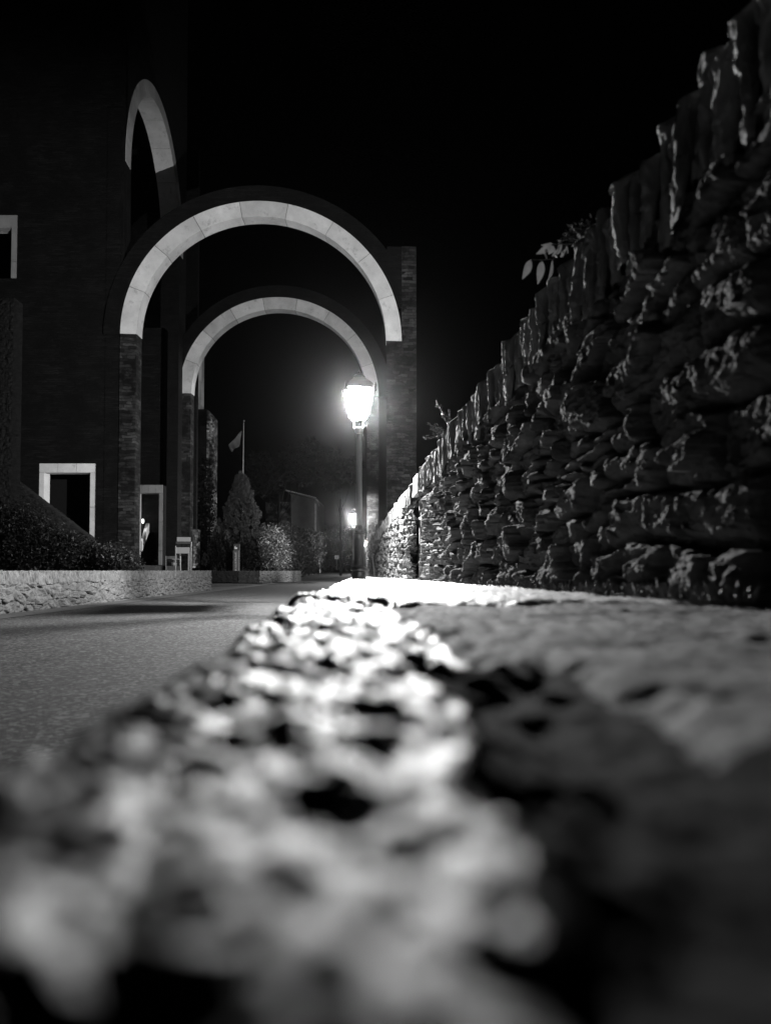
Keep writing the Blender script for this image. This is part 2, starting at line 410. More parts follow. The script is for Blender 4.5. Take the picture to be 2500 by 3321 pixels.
# the ledge the camera lies on: one long rough stone kerb and pavement, top and road side
def ledge():
    t = np.linspace(-3.6, 6.55, 980); Y = 0.12*np.sinh(t)
    side = np.linspace(0, 1, 46)[:-1]; top = np.linspace(0, 1, 400)**1.15
    Yg = Y[:, None]
    ztop = ZC-0.060-0.0070*np.clip(Yg, 0, 99)
    ed = ledgeX(np.clip(Yg, -0.2, 99))+0.022*fbm(Yg*5.0, Yg*0+3.0, 0.5, 3)+0.018*fbm(Yg*1.1, Yg*0+9.0, 0.5, 2)
    X1 = wallX(Yg)+0.35
    Xt = ed+(X1-ed)*top[None, :]
    Yt = np.broadcast_to(Yg, Xt.shape)
    fade = np.clip((Yt+0.3)/0.6, 0, 1)
    e, du, dv, r = worley((Xt-ed)/0.30+0.3*fbm(Xt*3, Yt*3, 1.0, 2), Yt/0.42+0.3*fbm(Xt*3, Yt*3, 5.0, 2), 4)
    joint = 1-np.exp(-np.maximum(e, 0)/0.10)
    rough = np.clip(1.75-(Xt-ed)/0.22, 0.42, 1.0)                  # coping stones at the road side, flatter paving by the wall
    h = rough*(joint-1)*0.011 + rough*joint*(r[0]-0.5)*0.009 + rough*joint*(du*(r[1]-0.5)+dv*(r[2]-0.5))*0.010
    nearf = 0.30+0.70*np.clip((Yt-0.10)/0.6, 0, 1)
    nearf = nearf*(1-0.45*np.clip((Yt-0.9)/1.5, 0, 1))
    h *= nearf
    h += nearf*rough*(0.0070*fbm(Xt*12, Yt*9, 4.0, 3, 0.55)+0.0075*fbm(Xt*30, Yt*20, 6.0, 2)) + rough*0.0058*fbm(Xt*38, Yt*32, 7.0, 4, 0.62)
    h += 0.010*fbm(Xt*1.6, Yt*1.3, 3.0, 2)
    # hollow sunk for shade between coping stones and paving, close to the camera
    wob = 0.018*fbm(Xt*12, Yt*9, 8.0, 3)
    sstep = lambda v: 1/(1+np.exp(-np.clip(v, -30, 30)))
    h -= 0.015*sstep((Xt-0.045+wob)/0.008)*sstep((0.150-Xt+wob)/0.006)*sstep((0.54-Yt+wob*2)/0.012)
    stp = 1.62+0.12*fbm(Xt*5, Yt*0+2, 3.0, 3)
    h -= 0.016*np.exp(-((Yt-stp)/0.05)**2)+0.006*sstep((stp-Yt)/0.02)
    h -= 0.024*sstep((0.090-Yt+wob*0.8)/0.004)
    h -= 0.016*np.exp(-(((Xt+0.043)/0.020)**2+((Yt-0.112)/0.016)**2))
    # rounded arris at the road edge
    h -= 0.022*np.exp(-(Xt-ed)/0.018)
    Zt = np.minimum(ztop+h, ZC-0.036)
    s = side[None, :]
    z0 = Zt[:, :1]
    Zs = -0.02+(z0+0.02)*s
    bulge = rubble(np.broadcast_to(Yg, (len(Y), len(side))), np.broadcast_to(s*0.6, (len(Y), len(side))), 0.35, 0.15, 11, 0.05)
    Xs = Xt[:, :1]-0.006*np.sin(s*math.pi)-(bulge)*np.clip((1-s)*4, 0, 1)*np.clip(s*8, 0, 1)
    A = np.stack([Xs, np.broadcast_to(Yg, Xs.shape), Zs+0*Xs], -1); B = np.stack([Xt, Yt, Zt], -1)
    kc = 84
    Pt = np.concatenate([A, B[:, :kc]], 1)
    M_shade = mat('painted_shade_stone', 0.022, 0.9, 0.8, 16, bump=0.9, bscale=120, spec=0.02, bdist=0.004)  # near-black stone copy, painted shade for lower right and bottom edge
    pv_ = link('pavement', grid_mesh('pavement', B[:, kc-1:], True), M_pave, smooth=True); tag(pv_, kind='structure')
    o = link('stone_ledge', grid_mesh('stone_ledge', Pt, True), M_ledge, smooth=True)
    # ledge stone darkened near the camera; shade at lower right painted as darkest stone
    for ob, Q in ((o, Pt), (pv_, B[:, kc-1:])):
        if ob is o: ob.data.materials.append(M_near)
        ob.data.materials.append(M_shade); ob.data.materials.append(M_side if ob is o else M_ledge)
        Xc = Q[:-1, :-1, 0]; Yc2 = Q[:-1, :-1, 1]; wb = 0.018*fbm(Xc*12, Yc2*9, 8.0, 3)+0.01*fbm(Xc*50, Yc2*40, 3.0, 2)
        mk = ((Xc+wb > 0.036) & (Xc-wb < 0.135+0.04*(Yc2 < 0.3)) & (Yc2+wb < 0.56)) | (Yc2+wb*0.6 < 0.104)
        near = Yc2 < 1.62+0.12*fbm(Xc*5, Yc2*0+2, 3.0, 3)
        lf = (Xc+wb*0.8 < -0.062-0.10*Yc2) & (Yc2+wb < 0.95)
        idx = np.where(mk, 2, np.where(lf, 3, np.where(near, 1, 0))) if ob is o else np.where(mk, 1, np.where(near, 0, 2))  # far paving takes the paler stone, lamp brightness put into the colour
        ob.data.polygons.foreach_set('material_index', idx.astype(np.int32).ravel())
    return o
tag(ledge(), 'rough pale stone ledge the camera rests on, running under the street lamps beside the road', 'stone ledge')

# ------------------------------------------------------------------ the tall fieldstone wall on the right
def wall_section(root, y0, y1, ncol, nrow, seed, hfac=1.0, mtl=None):
    """face of the wall from y0 to y1 (spaced evenly in the picture), stones standing out towards the road"""
    inv = np.linspace(1/y0, 1/y1, ncol); Y = 1/inv
    HT = (1.07+0*Y)*hfac
    v = np.linspace(-0.03, 1.0, nrow)
    Yg, Vg = np.meshgrid(Y, v, indexing='ij')
    zbase = ZC-0.08-0.0070*Yg
    H = ZC+1.03*hfac-zbase
    Z = zbase+Vg*H
    s = Yg*1.0; zz = Z
    cs = 0.26+0.16*np.clip((Yg-1)/12, 0, 1)
    h = coursed(s, zz, 0.36, 0.17, seed, 0.115)
    hb_ = coursed(s+3, zz+4.03, 0.25, 0.105, seed+50, 0.105); hc_ = coursed(s+7, zz+9+0.22*s, 0.40, 0.20, seed+90, 0.125)
    mk_ = fbm(s*1.15, zz*2.4, seed+0.3, 2)
    h = np.where(mk_ > 0.42, hb_, np.where(mk_ < -0.05, hc_, h))
    X = wallX(Yg)+0.045-h
    foot = np.clip(1-Vg/0.10, 0, 1); X -= foot*0.05*(0.6+fbm(s*3, zz*0+2, 0.0, 2))
    return link('rubble_face', grid_mesh('rubble_face', np.stack([X, Yg, Z], -1)), mtl or M_wall, root, smooth=True)
def slabs(root, y0, y1, seed, top=1.325, bot=1.0, mtl=None, depth=0.34, mean=0.115, fx=None, zb=0.0, name='upright_coping', fine=12.0):
    q = np.random.default_rng(seed); V = []; Fc = []; off = 0; y = y0
    fx = fx or wallX
    while y < y1:
        th = mean*q.uniform(0.55, 1.7)*(0.55+0.45*min(1, y/6)) if name == 'upright_coping' else mean*q.uniform(0.5, 1.6)
        nz, ny, nx = (64, 11, 9) if y < 4.5 else (30, 6, 7) if y < fine*0.6 else ((14, 4, 6) if y < fine*1.5 else (7, 3, 4))
        dz = q.normal()*0.022; db = q.uniform(-0.07, 0.03); out = q.uniform(-0.014, 0.022); lean = q.normal()*0.02; ln2 = q.normal()*0.012; skew = q.uniform(-2, 11)
        ztop = ZC+top+dz; zbot = ZC+bot+db
        # side loop running round the slab (front, top, back) times thickness
        us = []
        for i in range(nz): us.append((0.0, i/(nz-1)))
        for i in range(1, nx): us.append((i/(nx-1), 1.0))
        us.append((1.0, 0.0))
        us = np.array(us); m = len(us)
        tt = np.linspace(-1, 1, ny+2)
        U, T = np.meshgrid(np.arange(m), tt, indexing='ij')
        fxn = us[U, 0]; fz = us[U, 1]
        rr = 1-0.5*(np.abs(T)**3)                       # rounded rims
        shr = (1-np.abs(T)**6*0.9)
        Yv = y+th/2+T*th*0.5*0.97*np.where(np.abs(T) > 0.99, 0.9, 1.0)+lean*(fz-0.5)
        X = fx(y)-out+fxn*depth+ln2*(fz-0.5)
        corner = np.exp(-((fxn/0.14)**2+((1-fz)/0.10)**2))
        Z = zbot+(ztop-zbot)*fz-corner*q.uniform(0.02, 0.07)-0.025*np.abs(T)**3*(fz > 0.5)+q.normal()*0.06*fxn*(fz > .5)
        X = X+(0.018*np.abs(T)**3+math.tan(math.radians(skew))*T*th*0.5)*(1-fxn)
        n = fbm(X*9, Yv*13, Z*4.5+seed, 4, 0.6)
        n2 = fbm(X*5+9, Yv*30, Z*3+seed, 3, 0.6)
        fc = facets(Yv*1.0+seed+y, Z, 0.05, 0.09, int(seed)+40)+0.5*facets(Yv*1.0+seed+y, Z, 0.02, 0.035, int(seed)+44)
        X = X-0.050+(0.014*n+0.010*n2+0.009*fc)*(1-fxn)
        Z = Z+(0.014*n+0.012*fc)*fz
        Yv = Yv+0.006*n2
        gridv = np.stack([X, Yv, Z], -1)
        V.append(gridv.reshape(-1, 3))
        k = ny+2; idx = off+np.arange(m*k).reshape(m, k)
        Fc.append(np.stack([idx[:-1, :-1], idx[:-1, 1:], idx[1:, 1:], idx[1:, :-1]], -1).reshape(-1, 4))
        # end caps as fans of quads towards the middle of the slab
        for side in (0, k-1):
            loop = idx[:, side]; c = gridv[:, side].mean(0)
            ci = off+m*k+(0 if side == 0 else 1)
            V.append(c[None, :])
            for a in range(m-1): Fc.append(np.array([[loop[a], loop[a+1], ci, ci]]))
        off += m*k+2
        y += th*1.02+q.uniform(0.002, 0.022)
    Vv = np.concatenate(V); Ff = np.concatenate(Fc)
    me = bpy.data.meshes.new(name); fl = [tuple(f) if f[2] != f[3] else tuple(f[:3]) for f in Ff.tolist()]
    me.from_pydata(Vv.tolist(), [], fl); me.update()
    return link(name, me, mtl or M_cope, root, smooth=True)
def core(root, y0, y1, back=0.55, top=1.0, zlow=0.0):
    m = MB(); a, b = wallX(y0), wallX(y1)
    m.hexa([(a+0.06, y0, zlow), (a+back, y0, zlow), (b+back, y1, zlow), (b+0.06, y1, zlow)],
           [(a+0.06, y0, ZC+top), (a+back, y0, ZC+top), (b+back, y1, ZC+top), (b+0.06, y1, ZC+top)])
    return m.build('wall_core', M_wall, root)
rw = tag(empty('fieldstone_wall', (0.6, 5, 0.5)), 'tall dark fieldstone retaining wall with jagged upright coping, near section rising at the right', 'stone wall')
wall_section(rw, 0.75, 9.1, 900, 400, 2); slabs(rw, 0.85, 9.08, 5); core(rw, 0.6, 9.08)
rw2 = tag(empty('fieldstone_wall', (-0.1, 20, 0.5)), 'brightly lit fieldstone wall section behind the near street lamp, beyond the dark gap', 'stone wall')
M_wall2 = mat('darkened_fieldstone', 0.085, 0.9, 0.6, 5, bump=1.0, bscale=45, spec=0.03, bdist=0.012)  # same fieldstone, darkened to offset the strong lamplight beside it
wall_section(rw2, 10.25, 43, 620, 260, 31, 0.985, M_wall2); slabs(rw2, 10.45, 43, 8, top=1.33, bot=1.02, mean=0.15, mtl=M_wall2); core(rw2, 10.27, 43, top=0.98)
g = tag(empty('gap_doorway', (wallX(9.6), 9.6, 0.5)), 'narrow black gap between the two fieldstone wall sections, under a stone lintel', 'wall gap')
xa = wallX(9.6)
m = MB(); m.box(xa+0.50, xa+0.60, 9.1, 10.25, 0.4, ZC+1.2); m.build('back_panel', M_black, g)
m = MB()
for k in range(6):
    z = 0.52+k*0.24
    m.box(xa+0.02+0.02*(k % 2), xa+0.5, 9.98+0.03*random.random(), 10.24, z, z+0.225)
m.build('jamb', M_wall, g)
m = MB(); m.hexa([(xa-.03, 9.70, ZC+1.07), (xa+.45, 9.70, ZC+1.07), (xa+.43, 10.42, ZC+1.07), (xa-.07, 10.42, ZC+1.07)], [(xa-.02, 9.72, ZC+1.34), (xa+.45, 9.72, ZC+1.33), (xa+.43, 10.40, ZC+1.36), (xa-.05, 10.40, ZC+1.36)]); m.build('lintel', M_cope, g)
p = P(1362, 1681, 9.75)
wl = tag(empty('wall_lamp', p), 'tiny glowing wall lamp inside the black gap of the fieldstone wall', 'lamp')
m = MB(); m.lathe([(0.004, -0.02), (0.018, -0.012), (0.022, 0), (0.018, 0.012), (0.004, 0.02)], 12, p); m.build('bulb', emit('small_bulb', 1.6), wl, True)
m = MB(); m.tube([p+Vector((0.02, 0, 0.0)), p+Vector((0.20, 0.05, 0.0)), p+Vector((0.42, 0.1, 0.02))], 0.006, 6); m.build('bracket', M_iron, wl)

# ------------------------------------------------------------------ street lamps
FROST = frosted('frosted_glass', 6, 0.85)
def street_lamp():
    root = empty('street_lamp')
    m = MB(); m.lathe([(0.118, 0), (0.118, 0.13), (0.112, 0.138)], 32); m.buildl('plinth', M_iron, root, True)
    m = MB(); m.lathe([(0.112, 0.138), (0.140, 0.150), (0.144, 0.170), (0.140, 0.186), (0.118, 0.200), (0.112, 0.216), (0.098, 0.222), (0.094, 0.28), (0.090, 0.30), (0.088, 0.33), (0.090, 0.68), (0.088, 0.70),
                       (0.092, 0.712), (0.097, 0.735), (0.098, 0.77), (0.093, 0.785), (0.080, 0.792), (0.078, 0.815), (0.084, 0.825), (0.084, 0.845), (0.078, 0.855), (0.076, 0.87), (0.072, 0.89), (0.060, 0.912), (0.052, 0.92)], 32)
    m.buildl('column', M_iron, root, True)
    m = MB(); nb = 80; base = 0
    for r_, z_, w_ in ((0.090, -0.018, 0), (0.100, -0.010, 0.006), (0.104, 0.0, 0.009), (0.100, 0.010, 0.006), (0.090, 0.018, 0)):
        for k in range(nb):
            a = 2*math.pi*k/nb; rr = r_-0.012+w_*abs(math.cos(5*a))*1.6+0.006; m.v.append((rr*math.cos(a), rr*math.sin(a), 0.755+z_))
    for i in range(4):
        for k in range(nb): m.f.append((i*nb+k, i*nb+(k+1) % nb, (i+1)*nb+(k+1) % nb, (i+1)*nb+k))
    m.buildl('collar_beads', M_iron, root, True)
    m = MB(); m.lathe([(0.051, 0.915), (0.050, 1.4), (0.047, 2.40), (0.052, 2.41), (0.058, 2.45), (0.048, 2.47), (0.066, 2.50), (0.080, 2.57), (0.06, 2.58)], 24); m.buildl('pole', M_pole, root, True)
    zb, zt = 2.75, 3.22                            # lantern body
    rb, rt = 0.152*1.0, 0.245
    for k in range(4):
        m = MB(); a = math.radians(45+90*k); c, s = math.cos(a), math.sin(a)
        m.tube([(0.075*c, 0.075*s, 2.565), (0.12*c, 0.12*s, 2.58), (0.105*c, 0.105*s, 2.65), (0.13*c, 0.13*s, 2.715)], 0.009, 6)
        m.buildl('cradle_arm', M_pole, root, True)
    m = MB(); m.lathe([(0.16, 2.725), (0.185, 2.728), (0.19, 2.735), (0.18, 2.75)], 4, rot=math.radians(45)); m.buildl('bottom_glass', FROST, root)
    m = MB()
    for k in range(4):
        a = math.radians(45+90*k); c, s = math.cos(a), math.sin(a)
        m.tube([(0.20*c, 0.20*s, zb), (0.335*c, 0.335*s, zt)], [0.011, 0.023], 6)
        a2 = a+math.pi/2; c2, s2 = math.cos(a2), math.sin(a2)
        m.tube([(0.335*c, 0.335*s, zt), (0.335*c2, 0.335*s2, zt)], 0.014, 6)
        m.tube([(0.20*c, 0.20*s, zb+.01), (0.20*c2, 0.20*s2, zb+.01)], 0.011, 6)
        m.lathe([(0.010, -0.10), (0.018, -0.08), (0.012, -0.04), (0.018, -0.01), (0.020, 0.01), (0.008, 0.045), (0.002, 0.06)], 8, (0.352*c, 0.352*s, zt+0.03))
    m.buildl('lantern_frame', M_iron, root)
    m = MB(); m.hexa([(-0.150, -0.07, zb+.01), (-0.135, -0.07, zb+.01), (-0.135, 0.07, zb+.01), (-0.150, 0.07, zb+.01)], [(-0.172, -0.07, zb+.115), (-0.157, -0.07, zb+.115), (-0.157, 0.07, zb+.115), (-0.172, 0.07, zb+.115)])  # block added in the lantern to throw the dark wedge on the road
    m.buildl('shadow_block', M_iron, root)
    m = MB()
    for k in range(4):
        a = math.radians(45+90*k); c, s = math.cos(a), math.sin(a); a2 = a+math.pi/2; c2, s2 = math.cos(a2), math.sin(a2)
        m.poly([(0.19*c, 0.19*s, zb+.02), (0.19*c2, 0.19*s2, zb+.02), (0.325*c2, 0.325*s2, zt), (0.325*c, 0.325*s, zt)], [(0, 1, 2, 3)])
    m.buildl('glass', FROST, root)
    m = MB(); m.lathe([(0.35, zt+0.005), (0.34, zt+0.03), (0.24, zt+0.12), (0.16, zt+0.17), (0.12, zt+0.20)], 4, rot=math.radians(45)); m.buildl('lantern_roof', M_iron, root)
    m = MB(); m.lathe([(0.085, zt+0.19), (0.085, zt+0.22), (0.105, zt+0.225), (0.07, zt+0.265), (0.02, zt+0.285), (0.018, zt+0.32), (0.004, zt+0.34)], 16); m.buildl('chimney_cap', M_iron, root, True)
    m = MB(); m.lathe([(0.02, 3.02), (0.045, 3.04), (0.06, 3.08), (0.06, 3.14), (0.045, 3.19), (0.02, 3.21)], 16); m.buildl('bulb', emit('lamp_bulb', 30) if 'lamp_bulb' not in bpy.data.materials else bpy.data.materials['lamp_bulb'], root, True)
    ld = bpy.data.lights.new('lamp_light', 'POINT'); ld.energy = LAMP_W; ld.shadow_soft_size = 0.03; ld.color = (1, 1, 1)
    lo = bpy.data.objects.new('lamp_light', ld); COL.objects.link(lo); lo.parent = root; lo.location = (0, 0, 2.98)
    return root
L1 = street_lamp()
LP = [(P(1164, 1876, 12.0).x, 12.0, ZC-0.06-0.007*12-0.006), (P(1147, 1860, 36).x, 36.0, ZC-0.37), (P(1188, 1860, 73).x, 73.0, 0.30)]
for i, (p, lb) in enumerate(zip(LP, ('nearest black street lamp with glowing four-sided lantern, standing on the stone ledge', 'middle street lamp, its glowing lantern small beside the pole of the nearest lamp', 'farthest street lamp, a glow just over the far end of the fieldstone wall'))):
    if i == 0: r = L1
    else:
        r = L1.copy(); COL.objects.link(r)
        for ch in L1.children:
            c = ch.copy(); COL.objects.link(c); c.parent = r
    if i:
        for ch in r.children:
            if ch.type == 'LIGHT': ch.data = ch.data.copy(); ch.data.energy = 4200
    r.location = p; r.rotation_euler = (0, 0, math.radians([9, 4, 0][i]))
    tag(r, lb, 'street lamp', 'street lamps along the fieldstone wall')

# ------------------------------------------------------------------ arches over the road
def arch_ring(cx, cz, ri, ro, Y0, th, nb, yaw_k, x_ref, name, m, root, span=180.0, stilt=0.0):
    """voussoir blocks between radii ri and ro; the arch plane is Y = Y0 + yaw_k*(X-x_ref)"""
    mb = MB(); gap = 0.010/ro
    for b in range(nb):
        a0 = math.pi*b/nb+gap; a1 = math.pi*(b+1)/nb-gap; ns = 7
        rj = random.uniform(-0.006, 0.006)
        pts = [[], [], [], []]
        for k in range(ns+1):
            a = a0+(a1-a0)*k/ns; c, s = math.cos(a), math.sin(a)
            for q, (rr, dy) in enumerate(((ri, 0), (ro+rj, 0), (ro+rj, th), (ri, th))):
                X = cx+rr*c; pts[q].append((X, Y0+yaw_k*(X-x_ref)+dy+rj, cz+rr*s))
        base = len(mb.v); n = ns+1
        for q in range(4): mb.v += pts[q]
        for k in range(ns):
            for q in range(4):
                q2 = (q+1) % 4
                mb.f.append((base+q*n+k, base+q*n+k+1, base+q2*n+k+1, base+q2*n+k))
        mb.f.append(tuple(base+q*n for q in range(4))); mb.f.append(tuple(base+q*n+ns for q in (3, 2, 1, 0)))
    return mb.build(name, m, root)
def arch_mass(cx, cz, ri, ro, Y0, th, yaw_k, x_ref, name, m, root, a_from=0.0, a_to=math.pi, n=48):
    mb = MB(); Q = [[], [], [], []]
    for k in range(n+1):
        a = a_from+(a_to-a_from)*k/n; c, s = math.cos(a), math.sin(a)
        for q, (rr, dy) in enumerate(((ri, 0), (ro, 0), (ro, th), (ri, th))):
            X = cx+rr*c; Q[q].append((X, Y0+yaw_k*(X-x_ref)+dy, cz+rr*s))
    nn = n+1
    for q in range(4): mb.v += Q[q]
    for k in range(n):
        for q in range(4):
            q2 = (q+1) % 4; mb.f.append((q*nn+k, q*nn+k+1, q2*nn+k+1, q2*nn+k))
    mb.f.append((0, nn, 2*nn, 3*nn)); mb.f.append((3*nn+n, 2*nn+n, nn+n, n))
    return mb.build(name, m, root)
def yawbox(mb, x0, x1, z0, z1, Y0, yk, xr_, d0, d1):
    f = lambda X, d: (X, Y0+yk*(X-xr_)+d)
    a = [f(x0, d0), f(x1, d0), f(x1, d1), f(x0, d1)]
    return mb.hexa([(x, y, z0) for x, y in a], [(x, y, z1) for x, y in a])

def big_arch(Yl, Yr, pl_in, pr_in, y_l, apex_in, ro_px_l, right_out, right_top, left_out, depth, label, shoulder, nb=9):
    # springing points read off the photograph on the arch's own plane
    A = P(pl_in, y_l[0], Yl); B = P(pr_in, y_l[1], Yr)
    cx = (A.x+B.x)/2; cz = (A.z+B.z)/2; ri = (B.x-A.x)/2; k = (Yr-Yl)/(B.x-A.x)
    Ym = (Yl+Yr)/2
    t = P((pl_in+pr_in)/2, apex_in, Ym).z-cz
    ri_z = t
    ro = ri+0.64
    root = tag(empty('road_arch', (cx, Ym, 0)), label, 'arch', 'pale ringed arches spanning the road')
    arch_ring(cx, cz, ri, ro, Ym, depth, nb, k, cx, 'voussoir_ring', M_pale, root)
    arch_mass(cx, cz, ri+0.012, ro+0.03, Ym+0.03, depth-0.06, k, cx, 'ring_backing', M_slate, root)
    arch_mass(cx, cz, ro+0.012, ro+0.66, Ym+0.06, depth, k, cx, 'outer_masonry', M_slate, root, 0.28 if shoulder else 0.0)
    # piers
    mb = MB(); xo = P(right_out, 1400, Yr).x
    zt = P(right_out, right_top, Yr).z
    yawbox(mb, B.x+0.02, ro+cx-0.0, -0.1, cz-0.003, Ym, k, cx, 0.0, depth)
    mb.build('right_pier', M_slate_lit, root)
    if xo > cx+ro+0.05:
        if shoulder:
            mb = MB(); yawbox(mb, cx+4.92, cx+ro-0.004, cz+2.62, zt-0.01, Ym, k, cx, 0.09, depth+0.45); mb.build('right_shoulder', M_slate, root)
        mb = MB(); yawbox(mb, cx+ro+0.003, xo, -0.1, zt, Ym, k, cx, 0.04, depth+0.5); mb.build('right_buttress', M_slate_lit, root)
    mb = MB(); xl = P(left_out, 1400, Yl).x
    yawbox(mb, min(xl, cx-ro), A.x-0.02, -0.1, cz-0.003, Ym, k, cx, 0.0, depth)
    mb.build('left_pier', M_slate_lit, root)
    return root, (cx, cz, ri, ro, Ym, k)
a1, g1 = big_arch(27.6, 28.4, 444.6, 1251.6, (1083, 1106), 699.5, 391, 1351, 795, 391, 0.62, 'nearer of the two pale ringed road arches, the larger one in the photo', True)
a2, g2 = big_arch(36.9, 37.5, 621, 1189, (1277, 1284), 1007, 584, 1228, 1100, 584, 0.62, 'farther pale ringed road arch, seen smaller through the nearer arch', False)
print('arch1', g1, 'arch2', g2)

# ------------------------------------------------------------------ sanctuary building on the left
bl = tag(empty('sanctuary_building', (-12, 28, 0)), 'dark slate-stone sanctuary building at the left with pale window frames and tall side arch', 'building')
SX, SK = -9.49, -0.0304                 # side wall plane X = SX + SK*Y
sideX = lambda Y: SX+SK*Y
FY = 27.7
def fx_(px, py=1500, Y=FY): return P(px, py, Y).x
def fz_(py, px=200, Y=FY): return P(px, py, Y).z
wx = [fx_(-420), fx_(128.5, 1600), fx_(310, 1600), fx_(391, 1600)-0.0]
w_top = fz_(1503.6); w_bot = 0.4
# facade with two openings, butted pieces
xL = wx[0]; xR = wx[3]
u0, u1 = fx_(-130, 800), fx_(57, 800); uz1, uz0 = fz_(699), fz_(903)
mb = MB(); T0, T1 = FY, FY+0.8
mb.box(xL, xR, T0, T1, uz1, 34)                 # above upper window
mb.box(xL, u0, T0, T1, uz0, uz1); mb.box(u1, xR, T0, T1, uz0, uz1)
mb.box(xL, xR, T0, T1, w_top, uz0)
mb.box(xL, wx[1], T0, T1, -0.1, w_top); mb.box(wx[2], xR, T0, T1, -0.1, w_top)
mb.build('facade', M_slate, bl)
mb = MB(); mb.box(xL, -11.7, FY+3.5, FY+3.7, -0.1, 34); mb.build('inner_wall', M_black, bl)
def frame(name, x0, x1, z0, z1, jw, lh, m, Y=FY, dep=0.46, joints=2, left=True, right=True):
    fr = MB(); n = joints+1; g_ = 0.008
    for k in range(n):
        a = x0+(x1-x0)*k/n; b = x0+(x1-x0)*(k+1)/n
        fr.box(a+g_, b-g_, Y-0.03, Y+dep, z1-lh, z1)
    for a, b, on in ((x0, x0+jw, left), (x1-jw, x1, right)):
        if not on: continue
        zz = z1-lh; 
        while zz > z0:
            z2 = max(z0, zz-1.35); fr.box(a+g_, b-g_, Y-0.03, Y+dep, z2+g_, zz-g_); zz = z2
    fr.box(x0+0.03, x1-0.03, Y+0.0, Y+dep-0.02, z1-lh+0.02, z1-0.01)
    return fr.build(name, m, bl)
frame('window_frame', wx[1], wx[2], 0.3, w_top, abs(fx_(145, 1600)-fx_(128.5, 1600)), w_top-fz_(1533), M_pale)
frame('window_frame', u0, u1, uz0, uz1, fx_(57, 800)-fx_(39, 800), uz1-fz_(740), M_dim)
# corner buttress strip between facade and arch pier: vertical joint with a pilaster
mb = MB(); mb.box(fx_(340, 1500, 27.7), fx_(386, 1500, 27.7), FY-0.05, FY-0.003, -0.1, 19); mb.build('pilaster', M_slate, bl)
# tall side arch wall, in the plane of the side wall; inner curve read from the photograph
inner_px = [(424, 560), (424, 527), (426, 470), (430, 421), (438, 362), (448, 322), (458, 302), (470, 296), (487, 305), (506, 333), (525, 378), (538, 423), (552, 489), (561, 545), (568, 597), (575, 660), (580, 745), (583, 842)]
inn = [on_line(px, py, SX, SK) for px, py in inner_px]
zs = (inn[1].z+inn[-1].z)/2
Ya, Yb = inn[1].y, inn[-1].y
Yc = (Ya+Yb)/2; ra = (Yb-Ya)/2; rb_ = max(p.z for p in inn)-zs
print('tall arch', Ya, Yb, zs, rb_, ra, [(round(p.y, 1), round(p.z, 1)) for p in inn])
TH = 0.95
def side_arch(ro_add, name, m, x_out, dpt, da=0.0, nb=9, gaps=True, r0_add=0.0):
    mb = MB()
    for b in range(nb):
        g_ = 0.0015 if gaps else 0
        a0 = math.pi*b/nb+g_; a1_ = math.pi*(b+1)/nb-g_; ns = 6
        Q = [[], [], [], []]
        for k in range(ns+1):
            a = a0+(a1_-a0)*k/ns; c, s = math.cos(a), math.sin(a)
            for q, (ad, dx) in enumerate(((r0_add, 0), (ro_add, 0), (ro_add, -dpt), (r0_add, -dpt))):
                Y = Yc-(ra+ad)*c; Q[q].append((sideX(Y)+x_out+dx, Y, zs+(rb_+ad)*s))
        base = len(mb.v); n = ns+1
        for q in range(4): mb.v += Q[q]
        for k in range(ns):
            for q in range(4): mb.f.append((base+q*n+k, base+((q+1) % 4)*n+k, base+((q+1) % 4)*n+k+1, base+q*n+k+1))
        mb.f.append(tuple(base+q*n for q in (3, 2, 1, 0))); mb.f.append(tuple(base+q*n+ns for q in range(4)))
    return mb.build(name, m, bl)
side_arch(0.62, 'side_arch_ring', M_pale2, 0.02, TH)
side_arch(0.60, 'side_arch_backing', M_slate, 0.0, TH-0.05, gaps=False, r0_add=0.015)
# masonry round the tall arch: near jamb, far jamb, spandrel up to the top
mb = MB()
def sbox(y0, y1, z0, z1, d=TH, o=0.0):
    mb.hexa([(sideX(y0)+o, y0, z0), (sideX(y0)+o, y1*0+y0, z0), (sideX(y1)+o, y1, z0), (sideX(y1)+o, y1, z0)], [(0, 0, 0)]*4) if False else mb.hexa(
        [(sideX(y0)+o-d, y0, z0), (sideX(y0)+o, y0, z0), (sideX(y1)+o, y1, z0), (sideX(y1)+o-d, y1, z0)],
        [(sideX(y0)+o-d, y0, z1), (sideX(y0)+o, y0, z1), (sideX(y1)+o, y1, z1), (sideX(y1)+o-d, y1, z1)])
sbox(28.0, Ya, -0.1, zs-0.005); sbox(Yb, 37.4, -0.1, zs-0.005)
sbox(28.0, Ya-0.63, zs-0.004, 34); sbox(Yb+0.63, 37.4, zs-0.004, 34)
# spandrel strips
ns = 24
for k in range(ns):
    t0 = math.pi*k/ns; t1 = math.pi*(k+1)/ns
    y0 = Yc-(ra+0.61)*math.cos(t0); y1 = Yc-(ra+0.61)*math.cos(t1)
    z0 = zs+(rb_+0.61)*min(math.sin(t0), math.sin(t1)) if k not in (0, ns-1) else zs
    mb.poly([(sideX(y0)-0.0, y0, zs+(rb_+0.61)*math.sin(t0)), (sideX(y1), y1, zs+(rb_+0.61)*math.sin(t1)), (sideX(y1), y1, 34), (sideX(y0), y0, 34),
             (sideX(y0)-TH, y0, zs+(rb_+0.61)*math.sin(t0)), (sideX(y1)-TH, y1, zs+(rb_+0.61)*math.sin(t1)), (sideX(y1)-TH, y1, 34), (sideX(y0)-TH, y0, 34)],
            [(0, 1, 2, 3), (7, 6, 5, 4), (0, 4, 5, 1)])
mb.build('side_wall', M_slate, bl)
